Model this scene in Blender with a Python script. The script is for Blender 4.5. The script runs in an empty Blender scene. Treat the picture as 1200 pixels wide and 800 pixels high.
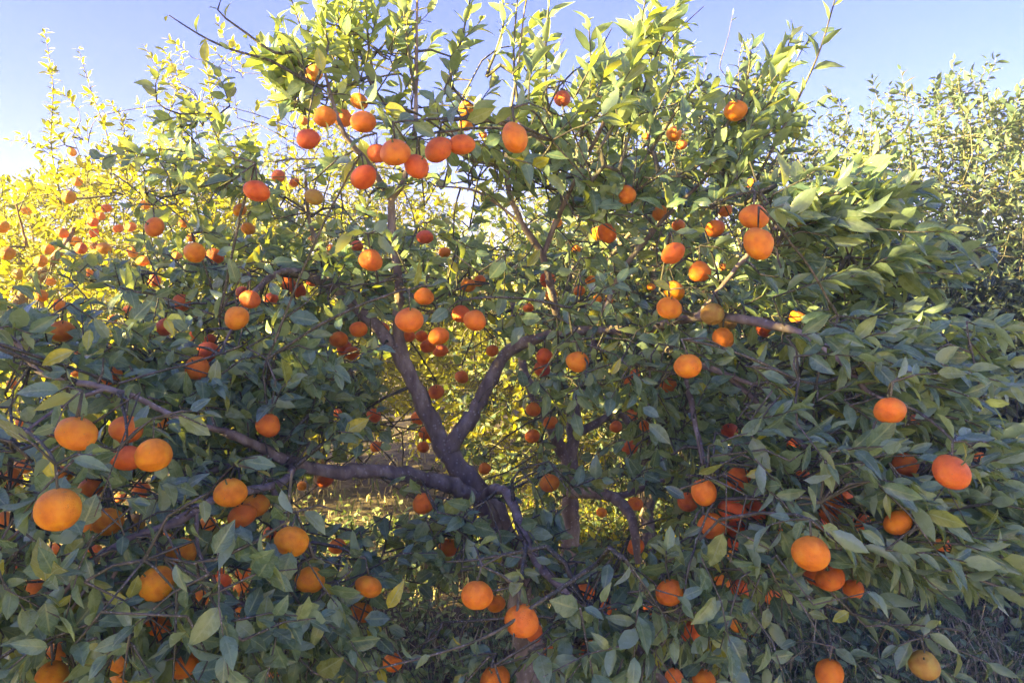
import bpy, math, random
import numpy as np
from mathutils import Vector, Matrix

# ------------------------------------------------------------------ camera, world, sun, exposure
S = bpy.context.scene
COL = S.collection
F_PX = 867.0                       # focal length in pixels of the 1200 px wide photograph
PITCH = math.radians(3.3)
CAM = np.array([0.0, 0.0, 1.6])
cam_d = bpy.data.cameras.new('camera')
cam_d.sensor_width = 36.0
cam_d.lens = 36.0 * F_PX / 1200.0
cam_d.clip_start = 0.05
cam_d.clip_end = 2000.0
cam = bpy.data.objects.new('camera', cam_d)
cam.location = CAM
cam.rotation_euler = (math.radians(90) - PITCH, 0, 0)
COL.objects.link(cam)
S.camera = cam

SUN_EL = math.radians(17.0)
SUN_AZ = np.array([-0.95, -0.30]); SUN_AZ /= np.linalg.norm(SUN_AZ)
W = bpy.data.worlds.new('World'); S.world = W; W.use_nodes = True
wn = W.node_tree.nodes; wl = W.node_tree.links
bgn = wn['Background']; bgn.inputs['Strength'].default_value = 0.05
sky = wn.new('ShaderNodeTexSky'); sky.sky_type = 'NISHITA'; sky.sun_disc = False
sky.sun_elevation = SUN_EL
sky.sun_rotation = math.atan2(SUN_AZ[0], SUN_AZ[1])
sky.altitude = 100.0; sky.air_density = 1.0; sky.dust_density = 2.2; sky.ozone_density = 6.0
tintn = wn.new('ShaderNodeMix'); tintn.data_type = 'RGBA'; tintn.blend_type = 'MULTIPLY'; tintn.inputs[0].default_value = 1.0
tintn.inputs[7].default_value = (0.61, 0.455, 0.84, 1)      # lavender cast of the hazy evening sky
wl.new(sky.outputs[0], tintn.inputs[6]); wl.new(tintn.outputs[2], bgn.inputs['Color'])
sun_d = bpy.data.lights.new('sun', 'SUN'); sun_d.energy = 5.0; sun_d.angle = math.radians(0.6)
sun_d.color = (1.0, 0.76, 0.26)
sun = bpy.data.objects.new('sun', sun_d)
SUN_DIR = np.array([SUN_AZ[0]*math.cos(SUN_EL), SUN_AZ[1]*math.cos(SUN_EL), math.sin(SUN_EL)])
sun.rotation_euler = Vector(-SUN_DIR).to_track_quat('-Z', 'Y').to_euler()
sun.location = (-6, -4, 6)
COL.objects.link(sun)
vs = S.view_settings
vs.view_transform = 'Standard'; vs.look = 'None'; vs.exposure = 3.68; vs.gamma = 1.0; vs.use_curve_mapping = False
S.cycles.max_bounces = 9; S.cycles.diffuse_bounces = 7; S.cycles.transmission_bounces = 7
S.cycles.glossy_bounces = 2; S.cycles.transparent_max_bounces = 4

rng = np.random.default_rng(11)
random.seed(5)
FWD = np.array([0, math.cos(PITCH), -math.sin(PITCH)])
UPV = np.array([0, math.sin(PITCH), math.cos(PITCH)])
RGT = np.array([1.0, 0, 0])
def at(px, py, d):
    return CAM + d*FWD + (px-600)/F_PX*d*RGT - (py-400)/F_PX*d*UPV
def proj(P):
    Q = P - CAM
    d = Q @ FWD
    dd = np.where(np.abs(d) < 1e-3, 1e-3, d)
    return 600 + (Q @ RGT)/dd*F_PX, 400 - (Q @ UPV)/dd*F_PX, d
def unit(v):
    v = np.asarray(v, float)
    return v/np.maximum(np.linalg.norm(v, axis=-1, keepdims=True), 1e-9)

# ------------------------------------------------------------------ materials
def mat(name):
    m = bpy.data.materials.new(name); m.use_nodes = True
    nt = m.node_tree; nt.nodes.clear()
    out = nt.nodes.new('ShaderNodeOutputMaterial')
    return m, nt, out
def N(nt, t, **kw):
    n = nt.nodes.new(t)
    for k, v in kw.items(): setattr(n, k, v)
    return n
def ramp(nt, stops, interp='LINEAR'):
    r = nt.nodes.new('ShaderNodeValToRGB'); cr = r.color_ramp; cr.interpolation = interp
    while len(cr.elements) < len(stops): cr.elements.new(0.5)
    for e, (p, c) in zip(cr.elements, stops): e.position = p; e.color = (*c, 1)
    return r
def math_n(nt, op, a, b=None, c=None):
    n = nt.nodes.new('ShaderNodeMath'); n.operation = op
    for i, v in enumerate((a, b, c)):
        if v is None: continue
        if isinstance(v, (int, float)): n.inputs[i].default_value = v
        else: nt.links.new(v, n.inputs[i])
    return n.outputs[0]
def mixc(nt, f, a, b, blend='MIX'):
    n = nt.nodes.new('ShaderNodeMix'); n.data_type = 'RGBA'; n.blend_type = blend
    for s, v in ((0, f), (6, a), (7, b)):
        if isinstance(v, (int, float)): n.inputs[s].default_value = v
        elif isinstance(v, tuple): n.inputs[s].default_value = (*v, 1)
        else: nt.links.new(v, n.inputs[s])
    return n.outputs[2]

def leaf_material(name, stops, under, trans_col, trans=0.32, rough=0.27, spec=0.75):
    m, nt, out = mat(name); L = nt.links
    tint = N(nt, 'ShaderNodeAttribute', attribute_name='tint')
    oi = N(nt, 'ShaderNodeObjectInfo')
    isf = math_n(nt, 'GREATER_THAN', tint.outputs['Fac'], 1.5)      # joined foliage carries 2 + its own tint; single leaves vary by object
    t = math_n(nt, 'ADD', math_n(nt, 'MULTIPLY', isf, math_n(nt, 'SUBTRACT', tint.outputs['Fac'], 2.0)), math_n(nt, 'MULTIPLY', math_n(nt, 'SUBTRACT', 1.0, isf), oi.outputs['Random']))
    base = ramp(nt, stops); L.new(t, base.inputs[0])
    uv = N(nt, 'ShaderNodeUVMap', uv_map='leafuv')
    sep = N(nt, 'ShaderNodeSeparateXYZ'); L.new(uv.outputs[0], sep.inputs[0])
    ua = math_n(nt, 'ABSOLUTE', math_n(nt, 'SUBTRACT', sep.outputs[0], 0.5))
    mid = math_n(nt, 'LESS_THAN', ua, 0.045)
    # side veins: slanted stripes fading to the margin
    w = math_n(nt, 'FRACT', math_n(nt, 'MULTIPLY', math_n(nt, 'SUBTRACT', sep.outputs[1], math_n(nt, 'MULTIPLY', ua, 0.55)), 9.0))
    vein = math_n(nt, 'MULTIPLY', math_n(nt, 'LESS_THAN', w, 0.16), 0.36)
    vm = math_n(nt, 'MAXIMUM', math_n(nt, 'MULTIPLY', mid, 0.8), vein)
    no = N(nt, 'ShaderNodeTexNoise'); no.inputs['Scale'].default_value = 55.0; no.inputs['Detail'].default_value = 3.0
    tc = N(nt, 'ShaderNodeNewGeometry'); L.new(tc.outputs['Position'], no.inputs['Vector'])
    mott = ramp(nt, [(0.3, (0.62, 0.66, 0.70)), (0.7, (1.32, 1.26, 1.1))]); L.new(no.outputs[0], mott.inputs[0])
    c1 = mixc(nt, 1.0, base.outputs[0], mott.outputs[0], 'MULTIPLY')
    c2 = mixc(nt, vm, c1, (0.38, 0.46, 0.22))
    c3 = mixc(nt, tc.outputs['Backfacing'], c2, under)
    bs = N(nt, 'ShaderNodeBsdfPrincipled')
    L.new(c3, bs.inputs['Base Color'])
    rr = math_n(nt, 'ADD', math_n(nt, 'MULTIPLY', no.outputs[0], 0.3), rough-0.15)
    L.new(rr, bs.inputs['Roughness']); bs.inputs['Specular IOR Level'].default_value = spec
    bmp = N(nt, 'ShaderNodeBump'); bmp.inputs['Strength'].default_value = 0.45; bmp.inputs['Distance'].default_value = 0.003
    L.new(math_n(nt, 'SUBTRACT', no.outputs[0], math_n(nt, 'MULTIPLY', vm, 0.6)), bmp.inputs['Height'])
    L.new(bmp.outputs[0], bs.inputs['Normal'])
    tr = N(nt, 'ShaderNodeBsdfTranslucent')
    tcr = ramp(nt, [(0, trans_col[0]), (0.8, trans_col[1]), (1, trans_col[2])]); L.new(t, tcr.inputs[0])
    L.new(tcr.outputs[0], tr.inputs[0])
    mx = N(nt, 'ShaderNodeMixShader'); mx.inputs[0].default_value = trans
    L.new(bs.outputs[0], mx.inputs[1]); L.new(tr.outputs[0], mx.inputs[2]); L.new(mx.outputs[0], out.inputs[0])
    return m
M_LEAF = leaf_material('mandarin_leaf',
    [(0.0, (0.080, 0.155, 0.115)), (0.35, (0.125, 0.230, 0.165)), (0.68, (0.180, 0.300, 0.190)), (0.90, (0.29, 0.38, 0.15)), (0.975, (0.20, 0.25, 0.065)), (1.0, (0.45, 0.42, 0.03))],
    (0.26, 0.37, 0.23), ((0.34, 0.42, 0.06), (0.45, 0.52, 0.06), (0.65, 0.60, 0.03)), 0.38)
M_LEAF_FAR = leaf_material('orchard_leaf',  # yellow base and translucency carry the strong sun on the far trees
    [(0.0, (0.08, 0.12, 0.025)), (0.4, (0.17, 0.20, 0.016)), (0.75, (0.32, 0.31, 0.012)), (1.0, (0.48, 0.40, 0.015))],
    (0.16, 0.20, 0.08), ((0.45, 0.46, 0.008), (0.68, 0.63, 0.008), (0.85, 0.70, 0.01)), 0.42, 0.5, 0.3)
M_LEAF_BRIGHT = leaf_material('sunlit_bright_leaf',  # sunlit yellow brightness put into the leaf colour
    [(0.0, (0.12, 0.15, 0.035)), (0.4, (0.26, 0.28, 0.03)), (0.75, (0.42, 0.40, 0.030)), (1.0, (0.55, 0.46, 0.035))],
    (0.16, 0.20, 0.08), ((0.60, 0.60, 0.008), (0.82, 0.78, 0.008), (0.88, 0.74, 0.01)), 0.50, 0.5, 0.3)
M_WEED = leaf_material('weed_leaf',
    [(0.0, (0.06, 0.13, 0.06)), (0.5, (0.12, 0.20, 0.08)), (1.0, (0.24, 0.30, 0.09))],
    (0.12, 0.17, 0.09), ((0.2, 0.3, 0.03), (0.3, 0.4, 0.03), (0.5, 0.5, 0.04)), 0.30, 0.5)

M_LEAF_DARK = leaf_material('shaded_dark_leaf',  # dark green leaf, deepened to carry the shade on the right-hand trees
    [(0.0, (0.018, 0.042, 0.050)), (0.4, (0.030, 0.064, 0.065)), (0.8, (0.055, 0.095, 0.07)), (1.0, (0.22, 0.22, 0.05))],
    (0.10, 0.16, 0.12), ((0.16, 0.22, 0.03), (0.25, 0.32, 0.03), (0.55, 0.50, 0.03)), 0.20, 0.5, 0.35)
def bark_material(name, a, b, c, scale=28.0):
    m, nt, out = mat(name); L = nt.links
    g = N(nt, 'ShaderNodeNewGeometry')
    mp = N(nt, 'ShaderNodeMapping'); mp.inputs['Scale'].default_value = (1, 1, 0.35); L.new(g.outputs['Position'], mp.inputs[0])
    n1 = N(nt, 'ShaderNodeTexNoise'); n1.inputs['Scale'].default_value = scale; n1.inputs['Detail'].default_value = 6; L.new(mp.outputs[0], n1.inputs[0])
    n2 = N(nt, 'ShaderNodeTexVoronoi'); n2.inputs['Scale'].default_value = scale*2.2; L.new(g.outputs['Position'], n2.inputs[0])
    r = ramp(nt, [(0.30, a), (0.52, b), (0.72, c)]); L.new(n1.outputs[0], r.inputs[0])
    sp = math_n(nt, 'MULTIPLY', math_n(nt, 'LESS_THAN', n2.outputs['Distance'], 0.22), 0.7)   # pale lichen specks
    c2 = mixc(nt, sp, r.outputs[0], (0.36, 0.34, 0.31))
    bs = N(nt, 'ShaderNodeBsdfPrincipled'); L.new(c2, bs.inputs['Base Color']); bs.inputs['Roughness'].default_value = 0.85
    bs.inputs['Specular IOR Level'].default_value = 0.25
    bm = N(nt, 'ShaderNodeBump'); bm.inputs['Strength'].default_value = 1.0; bm.inputs['Distance'].default_value = 0.012
    L.new(n1.outputs[0], bm.inputs['Height']); L.new(bm.outputs[0], bs.inputs['Normal'])
    L.new(bs.outputs[0], out.inputs[0]); return m
M_BARK = bark_material('grey_bark', (0.12, 0.092, 0.075), (0.23, 0.185, 0.150), (0.38, 0.33, 0.28))
M_BARK_WARM = bark_material('brown_bark', (0.14, 0.085, 0.055), (0.24, 0.155, 0.095), (0.34, 0.24, 0.15))
M_TWIG = bark_material('twig_bark', (0.07, 0.075, 0.045), (0.12, 0.115, 0.075), (0.20, 0.17, 0.14), 60)
M_DEAD = bark_material('dead_wood', (0.20, 0.17, 0.15), (0.32, 0.28, 0.25), (0.42, 0.38, 0.34), 50)

def peel_material():
    m, nt, out = mat('mandarin_peel'); L = nt.links
    oi = N(nt, 'ShaderNodeObjectInfo'); tc = N(nt, 'ShaderNodeTexCoord')
    n1 = N(nt, 'ShaderNodeTexNoise'); n1.inputs['Scale'].default_value = 1.6; n1.inputs['Detail'].default_value = 3
    ad = N(nt, 'ShaderNodeVectorMath'); ad.operation = 'ADD'; L.new(tc.outputs['Object'], ad.inputs[0])
    sc = N(nt, 'ShaderNodeVectorMath'); sc.operation = 'SCALE'; L.new(oi.outputs['Location'], sc.inputs[0]); sc.inputs['Scale'].default_value = 7.0
    L.new(sc.outputs[0], ad.inputs[1]); L.new(ad.outputs[0], n1.inputs[0])
    v = N(nt, 'ShaderNodeTexVoronoi'); v.inputs['Scale'].default_value = 30.0; L.new(ad.outputs[0], v.inputs[0])
    mo = ramp(nt, [(0.25, (0.78, 0.62, 0.6)), (0.5, (1, 1, 1)), (0.75, (1.08, 1.40, 1.2))]); L.new(n1.outputs[0], mo.inputs[0])
    c = mixc(nt, 1.0, oi.outputs['Color'], mo.outputs[0], 'MULTIPLY')
    po = ramp(nt, [(0.0, (0.93, 0.90, 0.9)), (0.35, (1, 1, 1))]); L.new(v.outputs['Distance'], po.inputs[0])
    c = mixc(nt, 1.0, c, po.outputs[0], 'MULTIPLY')
    n3 = N(nt, 'ShaderNodeTexNoise'); n3.inputs['Scale'].default_value = 5.0; n3.inputs['Detail'].default_value = 5; L.new(ad.outputs[0], n3.inputs[0])
    scar = ramp(nt, [(0.66, (0, 0, 0)), (0.72, (1, 1, 1))]); L.new(n3.outputs[0], scar.inputs[0])
    c = mixc(nt, math_n(nt, 'MULTIPLY', scar.outputs[0], 0.45), c, (0.30, 0.20, 0.10))
    bs = N(nt, 'ShaderNodeBsdfPrincipled'); L.new(c, bs.inputs['Base Color'])
    bs.inputs['Roughness'].default_value = 0.40; bs.inputs['Specular IOR Level'].default_value = 0.45
    bs.inputs['Subsurface Weight'].default_value = 0.12; bs.inputs['Subsurface Radius'].default_value = (0.010, 0.004, 0.001); bs.inputs['Subsurface Scale'].default_value = 1.0
    bm = N(nt, 'ShaderNodeBump'); bm.inputs['Strength'].default_value = 0.40; bm.inputs['Distance'].default_value = 0.05
    L.new(math_n(nt, 'ADD', v.outputs['Distance'], math_n(nt, 'MULTIPLY', n3.outputs[0], 0.9)), bm.inputs['Height']); L.new(bm.outputs[0], bs.inputs['Normal'])
    L.new(bs.outputs[0], out.inputs[0]); return m
M_PEEL = peel_material()

def flat_material(name, stops, scale, rough=0.9, bump=0.0, attr=None):
    m, nt, out = mat(name); L = nt.links
    g = N(nt, 'ShaderNodeNewGeometry')
    n1 = N(nt, 'ShaderNodeTexNoise'); n1.inputs['Scale'].default_value = scale; n1.inputs['Detail'].default_value = 8; n1.inputs['Roughness'].default_value = 0.65
    L.new(g.outputs['Position'], n1.inputs[0])
    r = ramp(nt, stops)
    if attr:
        a = N(nt, 'ShaderNodeAttribute', attribute_name=attr); L.new(a.outputs['Fac'], r.inputs[0])
    else: L.new(n1.outputs[0], r.inputs[0])
    bs = N(nt, 'ShaderNodeBsdfPrincipled'); L.new(r.outputs[0], bs.inputs['Base Color']); bs.inputs['Roughness'].default_value = rough
    bs.inputs['Specular IOR Level'].default_value = 0.2
    if bump:
        bm = N(nt, 'ShaderNodeBump'); bm.inputs['Strength'].default_value = 0.8; bm.inputs['Distance'].default_value = bump
        L.new(n1.outputs[0], bm.inputs['Height']); L.new(bm.outputs[0], bs.inputs['Normal'])
    L.new(bs.outputs[0], out.inputs[0]); return m
M_SOIL = flat_material('soil', [(0.3, (0.07, 0.055, 0.042)), (0.5, (0.13, 0.105, 0.078)), (0.7, (0.22, 0.18, 0.13))], 9.0, 0.95, 0.04)
M_HILL = flat_material('bare_hill', [(0.3, (0.26, 0.19, 0.13)), (0.55, (0.36, 0.27, 0.19)), (0.7, (0.22, 0.20, 0.11))], 0.25, 0.95, 0.5)
M_STRAW = flat_material('grass_blade', [(0.0, (0.62, 0.53, 0.32)), (0.45, (0.45, 0.38, 0.20)), (0.6, (0.24, 0.28, 0.10)), (1.0, (0.13, 0.20, 0.06))], 1, 0.8, 0, 'tint')
M_CALYX = flat_material('calyx_green', [(0.3, (0.10, 0.14, 0.05)), (0.7, (0.20, 0.21, 0.10))], 200.0, 0.8)

# ------------------------------------------------------------------ object helpers
def link(o, parent=None):
    COL.objects.link(o)
    if parent is not None: o.parent = parent
    return o
def tag(o, label=None, cat=None, group=None, kind=None):
    if label: o['label'] = label
    if cat: o['category'] = cat
    if group: o['group'] = group
    if kind: o['kind'] = kind
    return o
def empty(name, loc, label, cat, group=None):
    o = bpy.data.objects.new(name, None); o.empty_display_size = 0.1
    o.location = [float(v) for v in loc]; link(o); return tag(o, label, cat, group)
def tri_mesh(name, V, T, m, uv=None, tint=None):
    V = np.asarray(V, np.float32); T = np.asarray(T, np.int32)
    me = bpy.data.meshes.new(name)
    me.vertices.add(len(V)); me.vertices.foreach_set('co', V.ravel())
    me.loops.add(T.size); me.loops.foreach_set('vertex_index', T.ravel())
    me.polygons.add(len(T)); me.polygons.foreach_set('loop_start', np.arange(0, T.size, 3, dtype=np.int32))
    me.polygons.foreach_set('use_smooth', np.ones(len(T), bool))
    me.update(calc_edges=True)
    if uv is not None:
        l = me.uv_layers.new(name='leafuv'); l.data.foreach_set('uv', np.asarray(uv, np.float32)[T.ravel()].ravel())
    if tint is not None:
        a = me.attributes.new('tint', 'FLOAT', 'POINT'); a.data.foreach_set('value', np.asarray(tint, np.float32))
    me.materials.append(m); me.validate(); return me

# ------------------------------------------------------------------ leaves
NVAR = 8
def leaf_template(rows, fold, curl, wid, twist, lobes):
    """unit-length leaf: x across, y along, z normal; first bit is the petiole"""
    prof = lambda v: wid*(math.sin(math.pi*min(1, max(0, (v-0.07)/0.93))**0.85))**0.8 if 0.07 < v < 1 else 0.006
    V = [(0, 0, 0)]; UV = [(0.5, 0)]; T = []
    vs_ = [0.08] + [0.08 + 0.92*(i+1)/(rows+1) for i in range(rows)]
    for i, v in enumerate(vs_):
        w = 0.012 if i == 0 else max(prof(v), 0.01)
        w *= 1 + (lobes*(1 if i % 2 else -1) if i else 0)
        zc = -curl*v*v
        tw = twist*v
        for s in (-1, 0, 1):
            V.append((s*w*math.cos(tw), v - abs(s)*0.02, zc + (fold*abs(s)*w) + s*w*math.sin(tw) + (0.012*(1 if (i+s) % 2 else -1) if s else 0)))
            UV.append((0.5+0.5*s, v))
    V.append((0, 1.0, -curl*1.05)); UV.append((0.5, 1))
    T += [(0, 2, 1), (0, 3, 2)]
    n = len(vs_)
    for i in range(n-1):
        a = 1+3*i; b = a+3
        for s in (0, 1): T += [(a+s, a+s+1, b+s+1), (a+s, b+s+1, b+s)]
    a = 1+3*(n-1); e = len(V)-1
    T += [(a, a+1, e), (a+1, a+2, e)]
    V = np.array(V)
    # faces counter-clockwise seen from +z
    return V, np.array(T), np.array(UV)
VPAR = [(0.40, 0.10, 0.21, 0.3, 0.04), (0.60, 0.22, 0.19, -0.5, 0.06), (0.30, 0.36, 0.22, 0.8, 0.03), (0.75, 0.05, 0.20, 0.1, 0.07),
        (0.25, -0.08, 0.22, -0.5, 0.04), (0.65, 0.28, 0.17, 0.3, 0.03), (0.12, 0.18, 0.24, 0.2, 0.07), (0.38, 0.42, 0.20, -0.2, 0.02)]
TPL = {r: [leaf_template(r, *p) for p in VPAR] for r in (2, 3, 6)}
def leaf_arrays(Lf, rows):
    """Lf dict of arrays pos, axis, normal, length, var, tint -> V,T,UV,tint"""
    n = len(Lf['len']);
    if n == 0: return np.zeros((0, 3)), np.zeros((0, 3), int), np.zeros((0, 2)), np.zeros(0)
    A = unit(Lf['axis']); Nn = Lf['nrm'] - (Lf['nrm']*A).sum(1, keepdims=True)*A; Nn = unit(Nn); X = np.cross(A, Nn)
    TV = np.stack([t[0] for t in TPL[rows]])[Lf['var']]           # n,k,3
    k = TV.shape[1]
    P = Lf['pos'][:, None, :] + Lf['len'][:, None, None]*(TV[:, :, 0:1]*X[:, None, :]*Lf['wid'][:, None, None] + TV[:, :, 1:2]*A[:, None, :] + TV[:, :, 2:3]*Nn[:, None, :])
    Lf = dict(Lf, tint=Lf['tint']+2.0)
    T = TPL[rows][0][1][None] + (np.arange(n)*k)[:, None, None]
    UV = np.tile(TPL[rows][0][2], (n, 1))
    return P.reshape(-1, 3), T.reshape(-1, 3), UV, np.repeat(Lf['tint'], k)
class Leaves:
    def __init__(s): s.p, s.a, s.n, s.l, s.w = [], [], [], [], []
    def add(s, p, a, n, l, w=1.0): s.p.append(p); s.a.append(a); s.n.append(n); s.l.append(l); s.w.append(w)
    def pack(s):
        k = len(s.l)
        return dict(pos=np.array(s.p).reshape(-1, 3), axis=np.array(s.a).reshape(-1, 3), nrm=np.array(s.n).reshape(-1, 3), len=np.array(s.l), wid=np.array(s.w),
                    var=rng.integers(0, NVAR, k), tint=rng.random(k))
def sel(Lf, m): return {k: v[m] for k, v in Lf.items()}

# ------------------------------------------------------------------ tubes
def smooth_path(P, R, step=0.04, wob=0.0):
    P = np.asarray(P, float); R = np.asarray(R, float); n = len(P); o, r = [], []
    Q = np.vstack([2*P[0]-P[1], P, 2*P[-1]-P[-2]])
    for i in range(n-1):
        p0, p1, p2, p3 = Q[i:i+4]; k = max(1, int(np.linalg.norm(p2-p1)/step))
        for j in range(k):
            t = j/k
            o.append(0.5*((2*p1)+(p2-p0)*t+(2*p0-5*p1+4*p2-p3)*t*t+(3*p1-p0-3*p2+p3)*t**3)); r.append(R[i]*(1-t)+R[i+1]*t)
    o.append(P[-1]); r.append(R[-1]); o = np.array(o); r = np.array(r)
    if wob and len(o) > 2: o[1:-1] += rng.normal(0, wob, (len(o)-2, 3))*r[1:-1, None]
    return o, r
class Tubes:
    def __init__(s): s.V, s.T, s.n = [], [], 0
    def add(s, P, R, sides=4, rough=0.0):
        P = np.asarray(P, float); n = len(P)
        D = unit(np.gradient(P, axis=0))
        ref = np.where(np.abs(D[:, 2:3]) > 0.9, np.array([[1.0, 0, 0]]), np.array([[0, 0, 1.0]]))
        a = unit(np.cross(np.broadcast_to(unit(ref.mean(0)) if n > 1 else ref[0], D.shape), D)); b = np.cross(D, a)
        th = np.arange(sides)/sides*2*math.pi
        rr = np.asarray(R)[:, None]*(1 + (rng.normal(0, rough, (n, sides)) if rough else 0))
        V = P[:, None, :] + rr[:, :, None]*(np.cos(th)[None, :, None]*a[:, None, :] + np.sin(th)[None, :, None]*b[:, None, :])
        V = V.reshape(-1, 3); i = np.arange(n-1)[:, None]*sides; j = np.arange(sides)[None, :]; j2 = (j+1) % sides
        q = np.stack([i+j, i+j2, i+sides+j2, i+sides+j], -1).reshape(-1, 4)
        T = np.vstack([q[:, [0, 1, 2]], q[:, [0, 2, 3]]])
        V = np.vstack([V, P[-1:]]); e = len(V)-1; k = (n-1)*sides
        cap = np.array([[k+x, k+(x+1) % sides, e] for x in range(sides)])
        s.V.append(V); s.T.append(np.vstack([T, cap])+s.n); s.n += len(V)
    def mesh(s, name, m, off):
        return tri_mesh(name, np.vstack(s.V)-off, np.vstack(s.T), m)

# ------------------------------------------------------------------ a tree as collected data
def before_fruit(P):
    x, y, d = proj(P)
    q = np.hypot(x[:, None]-fx, y[:, None]-fy) < fr_px*0.95
    return bool((q & (d[:, None] < fd) & (d[:, None] > .2)).any())
class Tree:
    def __init__(s, base): s.base = np.array(base, float); s.limbs = []; s.tw = Tubes(); s.L = Leaves(); s.nodes = np.zeros((0, 3)); s.nrad = np.zeros(0); s.show = []
    def limb(s, P, R, name='limb', m=None, sides=12, show=False, node=True):
        P2, R2 = smooth_path(P, R, 0.025, 0.0); R2 = R2*.78*(1+.10*np.sin(np.arange(len(R2))*.9+rng.random()*6)*rng.random()); P2[1:-1] += rng.normal(0, .10, (len(P2)-2, 3))*R2[1:-1, None]; t = Tubes(); t.add(P2, R2, sides, 0.075); s.limbs.append((name, t, m))
        if node: s.nodes = np.vstack([s.nodes, P2]); s.nrad = np.append(s.nrad, R2)
        if show: s.show.append((P2, R2))
        return P2
    def twig(s, P, r0, r1, node=False, step=0.05, stalk=False):
        P2, R2 = smooth_path(P, np.linspace(r0, r1, len(P)), step, 0.25)
        if len(P) == 3 and not stalk and before_fruit(P2):        # twigs grow round the fruit, not across it
            for _k in range(12):
                Q = [P[0], P[1] + rng.normal(0, 0.04+.006*_k, 3), P[2]]; P2, R2 = smooth_path(Q, np.linspace(r0, r1, 3), step, 0.25)
                if not before_fruit(P2): break
            else:
                if not node: return
        s.tw.add(P2, R2, 4)
        if node: s.nodes = np.vstack([s.nodes, P2]); s.nrad = np.append(s.nrad, R2)
    def near(s, p, below=True):
        d = np.linalg.norm(s.nodes-p, axis=1)
        i = int(np.argmin(d)); return s.nodes[i], d[i], s.nrad[i]
    def sprig(s, base, d, length, leaf, n, up=0.5, out=None, flare=0.75, droop=0.0, wid=1.0):
        d = unit(d); side = unit(np.cross(d, rng.normal(0, 1, 3)))
        P = [base, base + d*length*0.5 + side*length*0.05, base + d*length + np.array([0, 0, -droop*length])]
        s.twig(P, 0.0026, 0.0012, step=length)
        ph = rng.random()*6.28; a = unit(np.cross(d, [0.3, 0.1, 1])); b = np.cross(d, a)
        o = np.array([0, -1.0, 0]) if out is None else out
        for i in range(n):
            t = (i+0.6)/n; p = base + d*length*t + side*length*0.1*t*(1-t) - np.array([0, 0, droop*length*t*t])
            ph += 2.4; r = math.cos(ph)*a + math.sin(ph)*b
            f = flare*(1.25-0.75*t)
            ax = unit(d*(1-0.45*f) + r*f + np.array([0, 0, -0.25*droop-0.12]) + rng.normal(0, 0.16, 3))
            nr = unit(np.array([0, 0, up]) + 0.45*o + rng.normal(0, 0.42, 3) - 0.25*r + 0.35*d)
            s.L.add(p, ax, nr, leaf*1.05*rng.uniform(0.6, 1.2)*(1 if t < 0.8 else 0.8), wid*rng.uniform(0.95, 1.25))
    def shoot(s, P, leaf, spacing=0.028, flare=0.55, r0=0.006, keep=1.0, start=0.15):
        """a long vigorous shoot with leaves all the way up"""
        P2, R2 = smooth_path(P, np.linspace(r0, 0.0018, len(P)), 0.03, 0.1); s.tw.add(P2, R2, 5)
        s.nodes = np.vstack([s.nodes, P2]); s.nrad = np.append(s.nrad, R2)
        D = unit(np.gradient(P2, axis=0)); acc = 0; ph = rng.random()*6
        for i in range(int(len(P2)*start), len(P2)):
            acc += 0.03
            while acc > spacing:
                acc -= spacing
                if rng.random() > keep: continue
                t = i/len(P2); ph += 2.4; a = unit(np.cross(D[i], [1, 0.2, 0.1])); b = np.cross(D[i], a); r = math.cos(ph)*a+math.sin(ph)*b
                ax = unit(D[i]*(1-0.4*flare) + r*flare + rng.normal(0, .12, 3) + np.array([0, 0, -0.1]))
                s.L.add(P2[i], ax, unit(rng.normal(0, .35, 3)-0.5*r+D[i]*0.8+np.array([0, -0.35, 0.1])), leaf*rng.uniform(0.6, 1.15)*(1-0.35*t), rng.uniform(.75, 1.05))
    def connect(s, bases, cell=0.3, r0=0.007):
        """secondary branches: clusters of sprig bases joined to the nearest wood"""
        bases = np.array(bases)
        if len(bases) == 0: return
        key = np.floor(bases/cell).astype(int); _, inv = np.unique(key, axis=0, return_inverse=True); inv = inv.ravel()
        cen = np.array([bases[inv == k].mean(0) for k in range(inv.max()+1)])
        od = np.argsort([s.near(c)[1] for c in cen])
        for k in od:
            c = cen[k]; q, dist, r = s.near(c)
            if dist > 0.02:
                mid = (q+c)/2 + rng.normal(0, 0.10*dist, 3) + np.array([0, 0, 0.04*dist])
                s.twig([q, mid, c], min(r0, max(r*0.8, 0.003)), 0.003, node=True, step=0.06)
            for b in bases[inv == k]:
                q, dist, r = s.near(b)
                if dist > 0.01: s.twig([q, (q+b)/2+rng.normal(0, 0.08*dist, 3)+np.array([0, 0, .06*dist]), b], 0.0032, 0.0024, step=0.08)

TREES = []       # (tree, name, label, group, leaf material, bark, twig material, rows, want individual leaves)

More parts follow.
